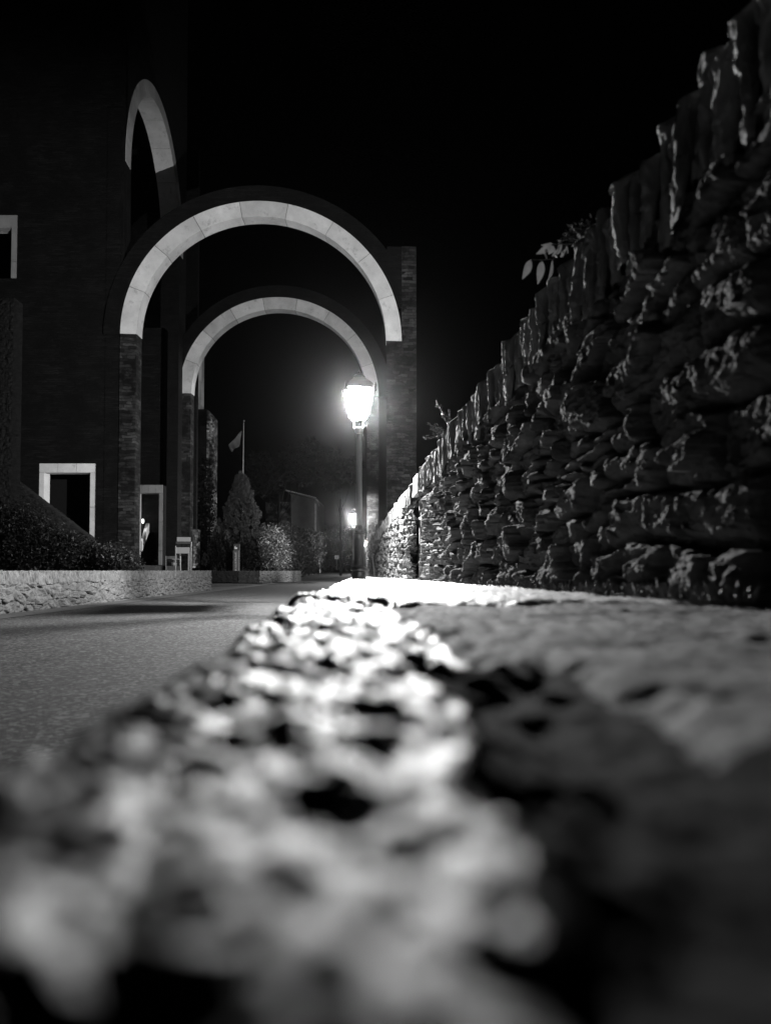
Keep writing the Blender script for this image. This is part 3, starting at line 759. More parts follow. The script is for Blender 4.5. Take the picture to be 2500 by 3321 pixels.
# door wall seen through the tall arch
DY = 33.0
dx0, dx1 = P(436, 1700, DY).x, P(528.5, 1700, DY).x; dz1 = P(480, 1573, DY).z; dz0 = P(480, 1833, DY).z
mb = MB(); mb.box(-16, dx0, DY, DY+0.5, -0.1, 12); mb.box(dx1, sideX(DY)-0.02, DY, DY+0.5, -0.1, 12); mb.box(dx0, dx1, DY, DY+0.5, dz1, 12); mb.build('door_wall', M_slate, bl)
fr = frame('door_frame', dx0, dx1, dz0, dz1, abs(P(516, 1700, DY).x-dx1), dz1-P(480, 1599, DY).z, M_dim, Y=DY, dep=0.44, joints=3)
mb = MB(); mb.box(-16, sideX(30)-0.0, 28.85, DY-0.05, dz0-0.6, dz0-0.02); mb.box(-16, dx1, DY-0.05, 36.0, dz0-0.6, dz0-0.03); mb.build('landing', M_gutter, bl)
mb = MB()
for k in range(13): mb.box(dx0+0.1, dx1-0.25, 35.2+k*0.42, 35.2+(k+1)*0.42, dz0-0.1, dz0+0.16*(k+1))
mb.build('stairs', masonry('stair_stone', 0.10, 0.8, 0.16), bl)
mb = MB()
A = [P(457, 1752, 35.5), P(462, 1757, 35.5), P(485, 1697, 40.5), P(474, 1697, 40.5)]
mb.hexa([p-Vector((0, 0, 0.5)) for p in A], A); mb.build('stair_parapet', M_pale, bl)
mb = MB(); mb.box(-18, sideX(40)-0.5, 42.0, 42.3, 0, 26); mb.build('court_wall', M_slate, bl)
pl = P(464, 1690, 38.6)
yl = tag(empty('courtyard_lamp', pl), 'small glowing lamp beside the pale stair parapet inside the doorway', 'lamp')
mb = MB(); mb.lathe([(0.01, -0.13), (0.05, -0.11), (0.07, 0), (0.05, 0.10), (0.01, 0.12)], 12, pl); mb.build('bulb', emit('yard_bulb', 3), yl, True)
mb = MB(); mb.tube([pl-Vector((0, 0, 0.12)), Vector((pl.x, pl.y, dz0))], 0.03, 8); mb.build('post', M_iron, yl)
ld = bpy.data.lights.new('yard_light', 'POINT'); ld.energy = 45; ld.shadow_soft_size = 0.08
lo = bpy.data.objects.new('yard_light', ld); COL.objects.link(lo); lo.location = pl+Vector((0.1, -0.5, 0.5)); lo.parent = yl; lo.matrix_parent_inverse = Matrix.Translation(-yl.location)

# pier with a pale strip beyond the farther arch
rp = tag(empty('far_pier', (-13, 50, 0)), 'slate pier with slanted top and a pale stone strip, standing left behind the farther arch', 'pier')
Yp = 50.0
z_t = P(655, 1327, Yp).z
mb = MB(); mb.box(P(641, 1500, Yp).x, P(670, 1500, Yp).x, Yp, Yp+1.6, -0.1, z_t); mb.build('pier_shaft', M_slate, rp)
x0, x1 = P(670, 1500, Yp).x, P(688, 1500, Yp).x
mb = MB(); mb.hexa([(x0+.005, Yp+.02, -0.1), (x1, Yp+.5, -0.1), (x1, Yp+1.6, -0.1), (x0+.005, Yp+1.6, -0.1)], [(x0+.005, Yp+.02, z_t), (x1, Yp+.5, z_t-.5), (x1, Yp+1.6, z_t-.5), (x0+.005, Yp+1.6, z_t)])
mb.build('pier_side', masonry('rough_lit_pier', 0.16, 0.25, 0.14), rp)  # lamplit side of the pier, light put into paler rough masonry
mb = MB(); mb.box(P(630, 1300, Yp+1.7).x, P(654, 1300, Yp+1.7).x, Yp+1.7, Yp+2.4, P(640, 1341, Yp+1.7).z, P(640, 1090, Yp+1.7).z); mb.build('pale_strip', M_pale2, rp)
mb = MB(); mb.box(P(632, 1300, Yp+1.75).x, P(657, 1300, Yp+1.75).x, Yp+1.75, Yp+2.5, -0.1, P(640, 1341.5, Yp+1.75).z); mb.build('strip_pier', M_slate, rp)
iv = leaves(blob_points(2600, (P(668, 1640, Yp).x, Yp-0.3, 4.3), (0.75, 0.5, 4.2), 3, 0.3), 0.22, 0.6, seed=8)
tag(link('ivy', iv, M_leafdark), 'ivy climbing the lower part of the half-ruined pier', 'ivy')

# ------------------------------------------------------------------ low stone walls on the left
def low_wall(root, pts, h, seed, zt, slab=0.2, nper=28, rows=70):
    for si in range(len(pts)-1):
        a, b = Vector(pts[si]), Vector(pts[si+1]); L = (b-a).length; t = (b-a)/L; nrm = Vector((t.y, -t.x))
        n = int(L*nper); s = np.linspace(0, L, n); v = np.linspace(0, 1, rows)
        S, V = np.meshgrid(s, v, indexing='ij'); Z = V*h
        body = rubble(S+si*9, Z, 0.30, 0.13, seed, 0.05, 0.5, 0.12)
        e, du, dv, r = worley((S+si*9)/0.075+0.6*fbm(S*5, Z*6, 1.0, 2), Z/0.5+0.0*S, seed+5, 0.7)
        cope_ = (1-np.exp(-np.maximum(e, 0)/0.2))*0.04*(0.4+0.6*r[0])+0.012*fbm(S*22, Z*8, 3.0, 3)
        k = np.clip((Z-(h-slab)+0.03*fbm(S*4, Z*0+1, 0, 2))/0.012, 0, 1)
        D = body*(1-k)+(cope_+0.015)*k
        topn = 0.018*fbm(S*9, S*0, seed*1.0, 3)
        Zz = Z+V**4*topn
        X = a.x+t.x*S+nrm.x*D; Y = a.y+t.y*S+nrm.y*D
        # add the top going back
        back = np.linspace(0.03, 0.42, 8)
        Xb = (a.x+t.x*s)[:, None]-nrm.x*back; Yb_ = (a.y+t.y*s)[:, None]-nrm.y*back; Zb = h+0.012*fbm(np.repeat(s[:, None], 8, 1)*12, back[None, :]*12+0*s[:, None], 1.0, 3)-0.004
        Pt = np.concatenate([np.stack([X, Y, Zz], -1), np.stack([Xb, Yb_, Zb], -1), np.stack([Xb[:, -1:], Yb_[:, -1:], Zb[:, -1:]*0], -1)], 1)
        link('rubble_face', grid_mesh('rubble_face', Pt), M_low, root, smooth=True)
lw = tag(empty('low_stone_wall', (-5.5, 15, 0)), 'long low stone wall with upright coping lining the left side of the road', 'low wall')
low_wall(lw, [(-5.42, 3.5), (-5.46, 22.2), (-6.0, 22.25)], 0.615, 3, 0, 0.20, 80, 80)
lw2 = tag(empty('low_stone_wall', (-7, 38, 0)), 'short low stone wall curving round the bushes beyond the opening', 'low wall')
cv = [(P(948, 1887, 1).x*38.6+0.0, 42.5), (-5.05, 38.6), (-5.6, 36.8), (-6.35, 35.8), (-7.4, 35.9), (-9.0, 38.0), (-10.6, 40.5), (-14, 41)]
cv = cv[::-1]
def low_wall_r(root, pts, h, seed):
    low_wall(root, pts, h, seed, 0, 0.2, 55, 50)
low_wall_r(lw2, cv, 0.60, 17)
# planting and terrace ground behind the walls
mb = MB(); mb.poly([(-30, -8, 0.55), (-5.55, -8, 0.55), (-5.6, 22.1, 0.57), (-9.4, 24, 0.60), (-9.5, 28, 0.75), (-30, 28, 0.75)], [(0, 1, 2, 3, 4, 5)])
tag(mb.build('terrace', M_grass), kind='structure')
mb = MB(); mb.poly([(-5.2, 42, 0.5), (-5.2, 39, 0.52), (-5.8, 37.2, 0.52), (-6.5, 36.2, 0.52), (-7.3, 36.3, 0.52), (-9, 38.5, 0.52), (-14, 41.2, 0.52), (-14, 60, 0.55), (-8, 60, 0.5)], [(8, 7, 6, 5, 4, 3, 2, 1, 0)])
tag(mb.build('planting_bed', M_ground), kind='structure')

# rough buttress and sloping wing wall at far left
def rub_panel(name, x0, x1, z0, z1, Y, seed, root, m, n=160, r=240, topfun=None, R=0.06, cs=.28, cv=.09):
    s = np.linspace(x0, x1, n); v = np.linspace(0, 1, r); S, V = np.meshgrid(s, v, indexing='ij')
    top = z1+0*S if topfun is None else topfun(S)
    Z = z0+(top-z0)*V; h = rubble(S, Z, cs, cv, seed, R, 0.6, 0.2)
    Pt = np.stack([S, Y-h, Z], -1)
    bk = np.stack([S[:, -1:], Y+0.5+0*S[:, -1:], top[:, -1:]], -1); bk2 = np.stack([S[:, -1:], Y+0.5+0*S[:, -1:], top[:, -1:]*0], -1)
    return link(name, grid_mesh(name, np.concatenate([Pt, bk, bk2], 1)), m, root, smooth=True)
bt = tag(empty('rubble_buttress', (-11, 22, 0)), 'rough rubble buttress rising at the far left edge behind the hedge', 'buttress')
rub_panel('rubble_face', P(-120, 1500, 22).x, P(100, 1500, 22).x, 0.4, P(50, 1010, 22).z, 20.9, 21, bt, mat('buttress_stone', 0.009, 0.8, 0.95, 9, (1, 1, 2.2), bump=1.0, bscale=20))
ww = tag(empty('sloping_wing_wall', (-10, 21, 0)), 'sloping stone wing wall descending to the right below the pale window frame', 'wing wall')
xa_, xb_ = P(20, 1600, 21.5).x, P(300, 1745, 21.5).x
za_, zb_ = P(20, 1539, 21.5).z, P(300, 1752, 21.5).z
rub_panel('rubble_face', xa_, xb_, 0.4, 0, 21.5, 25, ww, mat('wing_stone', 0.006, 0.8, 0.6, 6, bump=.8, bscale=30), topfun=lambda S: za_+(zb_-za_)*(S-xa_)/(xb_-xa_)+0.05*fbm(S*5, S*0, 3.0, 3), R=0.04)

# ------------------------------------------------------------------ vegetation
def shrub(name, specs, size, m, label, cat, seed, aspect=0.5, group=None, trunk=None, up=0.0, dirs=None):
    pts = np.concatenate([blob_points(n, c, r, seed+i, sh) for i, (n, c, r, sh) in enumerate(specs)])
    root = tag(empty(name, (float(pts[:, 0].mean()), float(pts[:, 1].mean()), 0)), label, cat, group)
    link('foliage', leaves(pts, size, aspect, up, seed), m, root)
    mb = MB(); q = random.Random(seed)
    for n, c, r, sh in specs[:14]:
        b = Vector((root.location.x+(c[0]-root.location.x)*0.6, root.location.y, 0.05))
        t_ = Vector(c)+Vector((q.uniform(-.3, .3)*r[0], 0, r[2]*0.6))
        mid = b.lerp(t_, 0.5)+Vector((q.uniform(-.1, .1), 0, 0.05))
        mb.tube([b, mid, t_], [0.035 if trunk is None else trunk, 0.02, 0.006], 6)
    mb.build('stems', M_bark, root)
    return root
hs = []
q = random.Random(4)
for i in range(26):
    px = -40+i*18.5; Y = 19.5+q.uniform(-1.2, 1.0)
    ytop = np.interp(px, [0, 60, 120, 200, 280, 340, 400, 440], [1640, 1625, 1660, 1715, 1745, 1758, 1770, 1815])+q.uniform(-10, 12)
    zt_ = P(px, ytop, Y).z; x_ = P(px, 1800, Y).x
    hz = max(0.25, (zt_-0.55)/2)
    hs.append((int(1500*hz+300), (x_, Y, 0.55+hz), (0.36, 0.55, hz), 0.35))
shrub('hedge', hs, 0.085, M_leafdark, 'dark leafy hedge behind the left low wall, in front of the window', 'hedge', 40)

ds = []
q = random.Random(14)
for i in range(9):
    px = 700+i*18; Y = 41.3+q.uniform(-.3, .5); hz = q.uniform(.8, 1.25)
    ds.append((900, (P(px, 1800, Y).x, Y, .5+hz), (.42, .45, hz), .35))
shrub('low_shrubbery', ds, 0.13, M_leafdark, 'low dark shrubbery under the conifer, behind the pylon sign', 'shrub', 140)
# conifer made of upward flame-like sprays
def conifer(base, h, r, seed, n_spray=210):
    q = np.random.default_rng(seed); P_ = []; D_ = []
    for i in range(n_spray):
        t = q.random()**0.8; z = 0.25+t*0.86*h; rr = r*max(0.0, 1-((z-0.25)/(h*0.90)))**1.05*q.uniform(0.62, 1.12)+0.02
        a = q.uniform(0, 2*math.pi); c = np.array([rr*math.cos(a), rr*math.sin(a), z]); L = q.uniform(0.35, 0.75)*(1-0.3*t); w_ = q.uniform(0.12, 0.20)
        k = 150; u = q.random(k)**0.8; ang = q.uniform(0, 2*math.pi, k)
        wr = w_*np.sin(np.clip(u*0.9+0.12, 0, 1)*math.pi)**0.7*q.random(k)**0.4
        p = c+np.stack([wr*np.cos(ang)+u*L*0.25*math.cos(a), wr*np.sin(ang)+u*L*0.25*math.sin(a), u*L], 1)
        P_.append(p); d = np.stack([np.cos(ang)*.5, np.sin(ang)*.5, np.ones(k)*1.3], 1); D_.append(d)
    pts = np.concatenate(P_)+np.array(base); return pts, np.concatenate(D_)
cb_ = P(782, 1850, 43.0); cb_.z = 0.5
ct = tag(empty('conifer_tree', cb_), 'pyramid-shaped conifer beside the flagpole, behind the low curving wall', 'tree')
pts, dd = conifer(tuple(cb_), P(790, 1524, 43).z-0.5, 2.0, 3, 300)
link('crown', leaves(pts, 0.12, 0.42, 0, 9, dirs=dd), M_conif, ct)
mb = MB(); mb.tube([cb_, cb_+Vector((0.05, 0, 3)), cb_+Vector((0, 0, 5.6))], [0.11, 0.07, 0.02], 8); mb.build('trunk', M_bark, ct)
c1 = P(893, 1775, 38.4)
shrub('round_bush', [(2600, (c1.x, 38.6, 1.75), (0.80, 0.75, 1.15), 0.45), (1500, (c1.x-0.35, 38.7, 2.1), (0.6, 0.6, 0.95), 0.4), (1000, (c1.x+0.15, 38.5, 1.3), (0.7, 0.6, 0.8), 0.5)], 0.13, translucent(mat('broad_leaf', 0.10, 0.5, 0.5, 30, spec=0.4), 0.2),
      'rounded broad-leaved bush catching the lamp light, right of the conifer', 'bush', 60)
hb = []
q = random.Random(8)
for i in range(14):
    t = i/13; Y = 44+t*16; px = 905+t*105+q.uniform(-8, 8)
    ytop = np.interp(px, [900, 930, 960, 985, 1010], [1700, 1695, 1712, 1760, 1815]); c = P(px, 1800, Y)
    hz = (P(px, ytop, Y).z-0.4)/2
    hb.append((int(700*max(hz, .6)), (c.x, Y, 0.3+hz), (0.75, 1.0, hz), 0.35))
shrub('roadside_hedge', hb, 0.17, mat('hedge_leaf', 0.045, 0.6, 0.4, 10), 'feathery dark hedge along the far left kerb, right of the rounded bush', 'hedge', 75, up=0.3)

def tree(base, h, crown, seed, m, label, n=6000, size=0.45, group=None, tr=0.22, lean=(0, 0)):
    base = Vector(base); root = tag(empty('tree', base), label, 'tree', group)
    q = random.Random(seed); mb = MB(); top = base+Vector((lean[0], lean[1], h*0.62))
    mb.tube([base, base.lerp(top, .5)+Vector((q.uniform(-.2, .2), 0, 0)), top], [tr, tr*.75, tr*.5], 8)
    pts = []
    for i in range(9):
        a = q.uniform(0, 6.28); e = q.uniform(0.15, 1.0); d = Vector((math.cos(a)*crown[0]*q.uniform(.4, .9), math.sin(a)*crown[1]*q.uniform(.4, .9), crown[2]*q.uniform(-.3, .9)))
        c = base+Vector((lean[0], lean[1], h-crown[2]))+d
        s0 = base.lerp(top, q.uniform(0.55, 1.0))
        mb.tube([s0, s0.lerp(c, .5)+Vector((0, 0, -.2)), c], [tr*.2, tr*.1, tr*.04], 6)
        rr = crown[0]*q.uniform(.3, .5)
        pts.append(blob_points(n//9, tuple(c), (rr, rr, rr*.75), seed*10+i, 0.2, 0.5))
    mb.build('trunk', M_far, root)
    link('crown', leaves(np.concatenate(pts), size, 0.45, 0, seed), m, root)
    return root
M_far = mat('far_leaf', 0.006, 0.8, 0.4, 3)
tree((P(905, 1700, 64).x, 64, 0.3), P(900, 1450, 64).z, (3.2, 2.5, 3.0), 11, M_far, 'dim tree rising behind the conifer and the grey house', group='dim trees behind the road')
tree((P(1105, 1700, 58).x, 58, 0.2), P(1090, 1475, 58).z, (1.6, 1.6, 2.2), 12, M_far, 'dim tree with a bare slanting branch, left of the near lamp pole', group='dim trees behind the road', tr=.12)
mb = MB()

# plants behind and on the fieldstone wall
def twiggy(base, tips, seed, label, size, m, n=26, cat='shrub'):
    base = Vector(base); root = tag(empty('twiggy_shrub', base), label, cat); mb = MB(); pts = []; dirs = []; q = random.Random(seed)
    for t_ in tips:
        t_ = Vector(t_); mid = base.lerp(t_, .55)+Vector((q.uniform(-.05, .05), 0, .06)); mb.tube([base, mid, t_], [0.010, 0.006, 0.002], 5)
        for k in range(n):
            f = 0.4+0.6*k/n; p = (base.lerp(mid, f*2) if f < .5 else mid.lerp(t_, f*2-1)); pts.append(tuple(p+Vector((q.gauss(0, .012), q.gauss(0, .012), q.gauss(0, .012))))); d = (t_-base).normalized(); dirs.append((d.x+q.uniform(-.8, .8), q.uniform(-.5, .5), d.z+q.uniform(-.8, .8)))
    mb.build('twigs', M_twig, root); link('leaves', leaves(pts, size, 0.35, 0, seed, dirs=dirs), m, root); return root
b0 = P(1452, 1440, 9.0); b0.x += .1
twiggy(b0, [P(1385, 1376, 9.1), P(1395, 1393, 9.0), P(1372, 1420, 9.1), P(1430, 1345, 9.2), P(1455, 1330, 9.1), P(1415, 1302, 9.3), P(1405, 1400, 9.0)], 5, 'feathery twigs poking over the middle of the fieldstone wall top', 0.034, M_leafdark, 44)
b1 = P(1215, 1850, 16); b1.x = wallX(16)-0.3
b0 = P(1905, 800, 3.15)
twiggy(b0, [P(1850, 772, 3.1), P(1872, 755, 3.1), P(1905, 740, 3.1), P(1835, 800, 3.1), P(1925, 765, 3.2), P(1815, 782, 3.1)], 6, 'tangled small-leaved twigs at the root of the drooping leafy branch', 0.022, M_leafdark, 30)
shrub('wall_shrub', [(900, (P(1212, 1760, 22).x, 24.3, 1.75), (0.30, 0.3, 0.55), 0.3), (500, (P(1240, 1740, 22).x, 24.6, 2.1), (0.2, 0.3, 0.30), 0.3)], 0.07, M_leaf, 'small leafy shrub at the foot of the nearer arch pier, beyond the wall top', 'shrub', 91)
# leafy branch hanging off the wall coping
PLY = 3.08
pb = tag(empty('leafy_branch', P(1890, 790, PLY)), 'leafy branch with pointed drooping leaves overhanging the coping of the near fieldstone wall', 'plant')
def pointed_leaf(mb, a, b, wdt, bend=0.01, tilt=0.0):
    a, b = Vector(a), Vector(b); d = b-a; L = d.length; d.normalize(); view = Vector((0, 1, 0)); s = d.cross(view).normalized(); n = s.cross(d)
    s = (s*math.cos(tilt)+n*math.sin(tilt)).normalized(); n = s.cross(d)
    ks = [0, .1, .25, .45, .65, .82, .93, 1]; wd = [0.02, .55, .92, 1.0, .8, .45, .2, 0.01]
    base = len(mb.v)
    for k, w_ in zip(ks, wd):
        c = a+d*L*k+n*(-bend*math.sin(k*math.pi))*1.0
        mb.v += [tuple(c-s*wdt/2*w_+n*0.15*wdt*w_), tuple(c), tuple(c+s*wdt/2*w_+n*0.15*wdt*w_)]
    for i in range(len(ks)-1):
        o = base+i*3; mb.f += [(o, o+3, o+4, o+1), (o+1, o+4, o+5, o+2)]
LV = [((1721.6, 843.5), (1692.5, 907), .034, .3, 0), ((1757.7, 847), (1742.6, 923.7), .034, .1, .05), ((1792, 844), (1774, 916), .030, .9, .1), ((1787.7, 796), (1737, 824.6), .030, .5, -.03),
      ((1795, 797.6), (1777, 826), .030, .2, .02), ((1822, 793), (1787.7, 832), .030, .7, .0), ((1790.7, 790), (1751.7, 794.6), .020, 1.0, .08), ((1838.7, 799), (1816, 835), .034, .4, -.05),
      ((1868, 790), (1852, 800), .018, .3, .04), ((1888, 785), (1902, 742), .018, .6, .0), ((1880, 780), (1868, 746), .012, .3, .0), ((1810, 791), (1826, 780), .012, .3, .06)]
for i, (a, b, wd, ti, dy) in enumerate(LV):
    mb = MB(); pointed_leaf(mb, P(*a, PLY+dy), P(*b, PLY+dy-.02), wd*1.05, .012, ti); mb.build('leaf', translucent(mat('branch_leaf', 0.055, 0.45, .2, 40, spec=.5), 0.6) if i == 0 else bpy.data.materials['branch_leaf'], pb, True)
mb = MB()
mb.tube([P(1960, 800, PLY+.3), P(1894, 787, PLY+.05), P(1850, 790, PLY), P(1810, 792, PLY), P(1790, 791, PLY)], [.006, .005, .004, .003, .002], 6)
mb.tube([P(1815, 792, PLY), P(1800, 815, PLY+.02), P(1792, 843, PLY)], .002, 5); mb.tube([P(1800, 840, PLY), P(1757, 843, PLY), P(1720, 842, PLY)], .002, 5)
mb.tube([P(1894, 787, PLY+.05), P(1886, 765, PLY+.05), P(1890, 745, PLY+.05)], .003, 5)
mb.build('stem', M_twig, pb)
mb = MB(); mb.tube([P(1764, 815, PLY-.02), P(1767, 824, PLY-.02), P(1772, 838, PLY-.02)], [.006, .004, .003], 6); mb.build('bud', M_petal, pb); mb = MB(); mb.tube([P(1800, 828, PLY), P(1806, 835, PLY)], .003, 5); mb.build('bud', M_petal, pb)
# grass tufts along the foot of the wall
pts = []; dr = []
q = np.random.default_rng(12)
for i in range(170):
    Y = 1/q.uniform(1/22, 1/1.5); X = wallX(Y)-0.07-abs(q.normal())*0.05; n = q.integers(5, 16)
    for k in range(n):
        pts.append((X+q.normal()*.012, Y+q.normal()*.02, ZC-0.062-0.007*Y)); dr.append((q.normal()*.5-.2, q.normal()*.5, 1.0))
tag(link('grass', leaves(pts, 0.045, 0.14, 0, 33, dirs=dr), mat('grass_blade', 0.16, 0.6, .3, 40)), kind='stuff')

# ------------------------------------------------------------------ hillside, houses
def hill():
    X = np.linspace(-70, 45, 130); Y = np.linspace(100, 190, 70); Xg, Yg = np.meshgrid(X, Y, indexing='ij')
    r = np.clip((Yg-104-6*np.sin(Xg*0.05))/26, 0, 1); Z = 0.5+(r*r*(3-2*r))*(7.0+2.5*fbm(Xg*.05, Yg*.05, 1, 3))+r*fbm(Xg*.4, Yg*.4, 2, 3)*.5+np.clip(Yg-130, 0, 99)*.02
    return link('hillside', grid_mesh('hillside', np.stack([Xg, Yg, Z], -1)), mat('hillside_scrub', 0.06, 0.95, .6, .6, bump=.8, bscale=2), smooth=True)
tag(hill(), kind='structure')
q = np.random.default_rng(21); pp = []
for i in range(420):
    x = q.uniform(-30, 10); y = q.uniform(102, 128); r_ = min(max((y-104-6*math.sin(x*0.05))/26, 0), 1); z = .5+(r_*r_*(3-2*r_))*7
    pp.append(blob_points(60, (x, y, z+.4), (1.1, 1.0, 1.0), i, .2))
tag(link('hillside_scrub', leaves(np.concatenate(pp), 0.35, 0.4, .4, 5), mat('scrub_leaf', 0.085, .8, .5, 1)), 'dark scrub covering the hillside behind the road signs', 'scrub', kind='stuff')
HY = 80.0
q = np.random.default_rng(77); bp = []
for i in range(150):
    px = q.uniform(925, 1215); ytop = np.interp(px, [925, 960, 1020, 1060, 1190, 1215], [1700, 1712, 1722, 1712, 1716, 1740]); Y = q.uniform(92, 98) if px > 1035 else q.uniform(72, 77)
    zt_ = P(px, ytop, Y).z; z = 0.6+(zt_-1.1)*q.random()**0.7; bp.append(blob_points(110, (P(px, 1800, Y).x, Y, z), (.9, .8, .75), i+500, .3))
tag(link('bank_scrub', leaves(np.concatenate(bp), 0.30, 0.4, .3, 6), mat('bank_leaf', 0.035, .8, .5, 1)), 'dark scrubby bank rising behind the far bend of the road', 'scrub', kind='stuff')
hg = tag(empty('plaster_house', P(975, 1700, HY)), 'grey plastered house gable with a sloping tiled roof, right of the conifer', 'house')
x0, x1 = P(944, 1650, HY).x, P(1020, 1650, HY).x; zl, zr = P(944, 1601, HY).z, P(1020, 1619, HY).z; zb_h = 2.0
mb = MB(); mb.hexa([(x0, HY, zb_h), (x1, HY+.0, zb_h), (x1+.3, HY+9, zb_h), (x0, HY+9, zb_h)], [(x0, HY, zl), (x1, HY, zr), (x1+.3, HY+9, zr), (x0, HY+9, zl)]); mb.build('wall', M_plaster, hg)
mb = MB(); mb.box(x1+.003, x1+.2, HY-.03, HY+.35, zb_h-.6, zr-.45); mb.build('corner_quoin', M_quoin, hg)
rf = MB(); A_ = Vector((P(928, 1593, HY).x, HY-.35, P(928, 1593, HY).z)); B_ = Vector((P(1026, 1618, HY).x, HY-.35, P(1026, 1618, HY).z))
rf.hexa([A_, B_, B_+Vector((0, 10, 0)), A_+Vector((0, 10, 0))], [A_+Vector((0, 0, .09)), B_+Vector((0, 0, .09)), B_+Vector((0, 10, .09)), A_+Vector((0, 10, .09))])
ro_ = rf.build('roof', M_tile, hg)
mb = MB()
for k in range(26):
    c = A_.lerp(B_, (k+.5)/26)+Vector((0, -.03, .10)); mb.tube([c, c+Vector((0, .5, .0))], .055, 7)
mb.build('eave_tile', mat('pale_tile', .3, .6, .3, 5), ro_)
mb = MB(); e0 = P(1030, 1626, HY); mb.tube([B_, e0, P(1036, 1641, HY)], .05, 6); mb.build('rain_gutter', M_quoin, hg)
h2 = tag(empty('dark_stone_house', P(900, 1650, 88)), 'dark stone house with a small pale attic patch, half hidden behind the conifer', 'house')
mb = MB(); x0, x1 = P(862, 1650, 88).x, P(943, 1650, 88).x; mb.box(x0, x1, 88, 96, 1, P(900, 1628, 88).z); mb.build('wall', masonry('house_stone', .10, .6, .3), h2)
mb = MB(); a, b, c, d, e = [P(*t, 87.95) for t in ((869, 1632), (889, 1632), (889, 1650), (880, 1649), (875, 1643))]
mb.prism([a, b, c, d, e], (0, .04, 0)); pw_ = mb.build('attic_patch', M_quoin, h2)
mb = MB(); p_ = P(879, 1640, 87.9); mb.box(p_.x-.1, p_.x+.1, 87.88, 87.94, p_.z-.15, p_.z+.2); mb.build('window', M_black, h2)

# ------------------------------------------------------------------ signs and posts
def post(name, px, ytop, ybot, Y, r, m, label, cat, group=None, px2=None):
    a = P(px if px2 is None else px2, ybot, Y); b = P(px, ytop, Y)
    root = tag(empty(name, a), label, cat, group); mb = MB(); mb.tube([a-Vector((0, 0, .05)), b-Vector((0, 0, .02)), b], [r, r, r*.6], 10); mb.build('post', m, root, True); return root, a, b
def marker(px, yt, yb, Y, r, lb, px2=None):
    root, a, b = post('marker_post', px, yt, yb, Y, r, M_steel, lb, 'post', 'thin marker posts on the far left kerb', px2)
    mb = MB(); mb.lathe([(r*1.3, 0), (r*1.35, .03), (r*.9, .05)], 10, b-Vector((0, 0, .02))); mb.build('cap', M_white, root)
marker(995, 1823, 1870, 60, .045, 'pale marker post nearest to the end of the low curving wall')
marker(1016, 1822, 1856, 75, .045, 'thin marker post between the pale one and the round road sign')
marker(1035, 1818, 1856, 76, .045, 'leaning marker post under the round road sign', px2=1038)
r_, a, b = post('road_sign', 1033, 1776, 1850, 78, .045, M_iron, 'round road sign with a small plate below it, seen from behind, on a dark post', 'road sign')
mb = MB(); c = P(1033, 1785, 78); mb.v = []; n = 24
ringp = [(c.x+.29*math.cos(2*math.pi*k/n), c.z+.30*math.sin(2*math.pi*k/n)) for k in range(n)]
mb.poly([(x, 78.06, z) for x, z in ringp]+[(x, 78.10, z) for x, z in ringp], [tuple(range(n)), tuple(range(2*n-1, n-1, -1))]+[(i, n+i, n+(i+1) % n, (i+1) % n) for i in range(n)])
mb.build('disc', M_grey, r_)
mb = MB(); mb.box(c.x-.31, c.x+.31, 78.06, 78.10, P(0, 1801, 78).z, P(0, 1795, 78).z); mb.build('plate', M_grey, r_)
r_, a, b = post('road_sign', 1104, 1776, 1832, 70, .05, M_steel, 'round road sign turned edge-on, on a grey post right of the small white sign', 'road sign')
a_ = P(1104, 1768, 70); mb = MB(); ringp = [(.12*math.cos(2*math.pi*k/n), .30*math.sin(2*math.pi*k/n)) for k in range(n)]
mb.poly([(a_.x+x, 69.94+x*-2.0, a_.z+z) for x, z in ringp]+[(a_.x+x+.02, 69.97+x*-2.0, a_.z+z) for x, z in ringp], [tuple(range(n)), tuple(range(2*n-1, n-1, -1))]+[(i, n+i, n+(i+1) % n, (i+1) % n) for i in range(n)]); mb.build('disc', M_steel, r_)
r_, a, b = post('small_white_sign', 1092, 1812, 1847, 68, .045, M_steel, 'small bright white square sign on a short post by the far kerb', 'sign')
c = P(1092, 1807, 67.9); mb = MB(); hw = .20
o = [(c.x-hw, c.z-.19), (c.x+hw, c.z-.19), (c.x+hw, c.z+.13), (c.x+hw*.6, c.z+.20), (c.x+.02, c.z+.16), (c.x-hw*.6, c.z+.20), (c.x-hw, c.z+.12)]
mb.prism([(x, 67.9, z) for x, z in o], (0, .03, 0)); mb.build('plate', mat('reflective_white', .95, .4), r_)
mb = MB(); mb.box(c.x-.018, c.x+.018, 67.885, 67.897, c.z-.07, c.z+.05); mb.build('mark', M_dark, r_)
# pylon sign with lettering
PYY = 36.5
pg = tag(empty('pylon_sign', P(765, 1887, PYY)), 'slender grey pylon sign with vertical white lettering in front of the low curving wall', 'sign')
xl, xr_ = P(756, 1850, PYY).x, P(775, 1850, PYY).x; zt = P(765, 1764, PYY).z; zm = P(765, 1785, PYY).z
mb = MB(); mb.box(xl, xr_, PYY, PYY+.16, 0, zm-.004); mb.build('pylon_body', mat('pylon_grey', .085, .5, .08, 3, spec=.4), pg)
mb = MB(); mb.box(xl+.02, xr_+.02, PYY, PYY+.16, zm, zt); mb.build('pylon_head', M_dark, pg)
e = MB(); k = .013; ox = P(761.3, 1780, PYY).x; oz = P(762, 1780.6, PYY).z
for (x0, x1, z0, z1) in ((0, 10, 0, 5.5), (0, 4.4, 5.5, 9), (1.2, 3.4, 9, 11.5), (7.8, 10, 5.5, 7)): e.box(ox+x0*k, ox+x1*k, PYY-.012, PYY-.003, oz+z0*k, oz+z1*k)
e.build('emblem', M_white, pg)
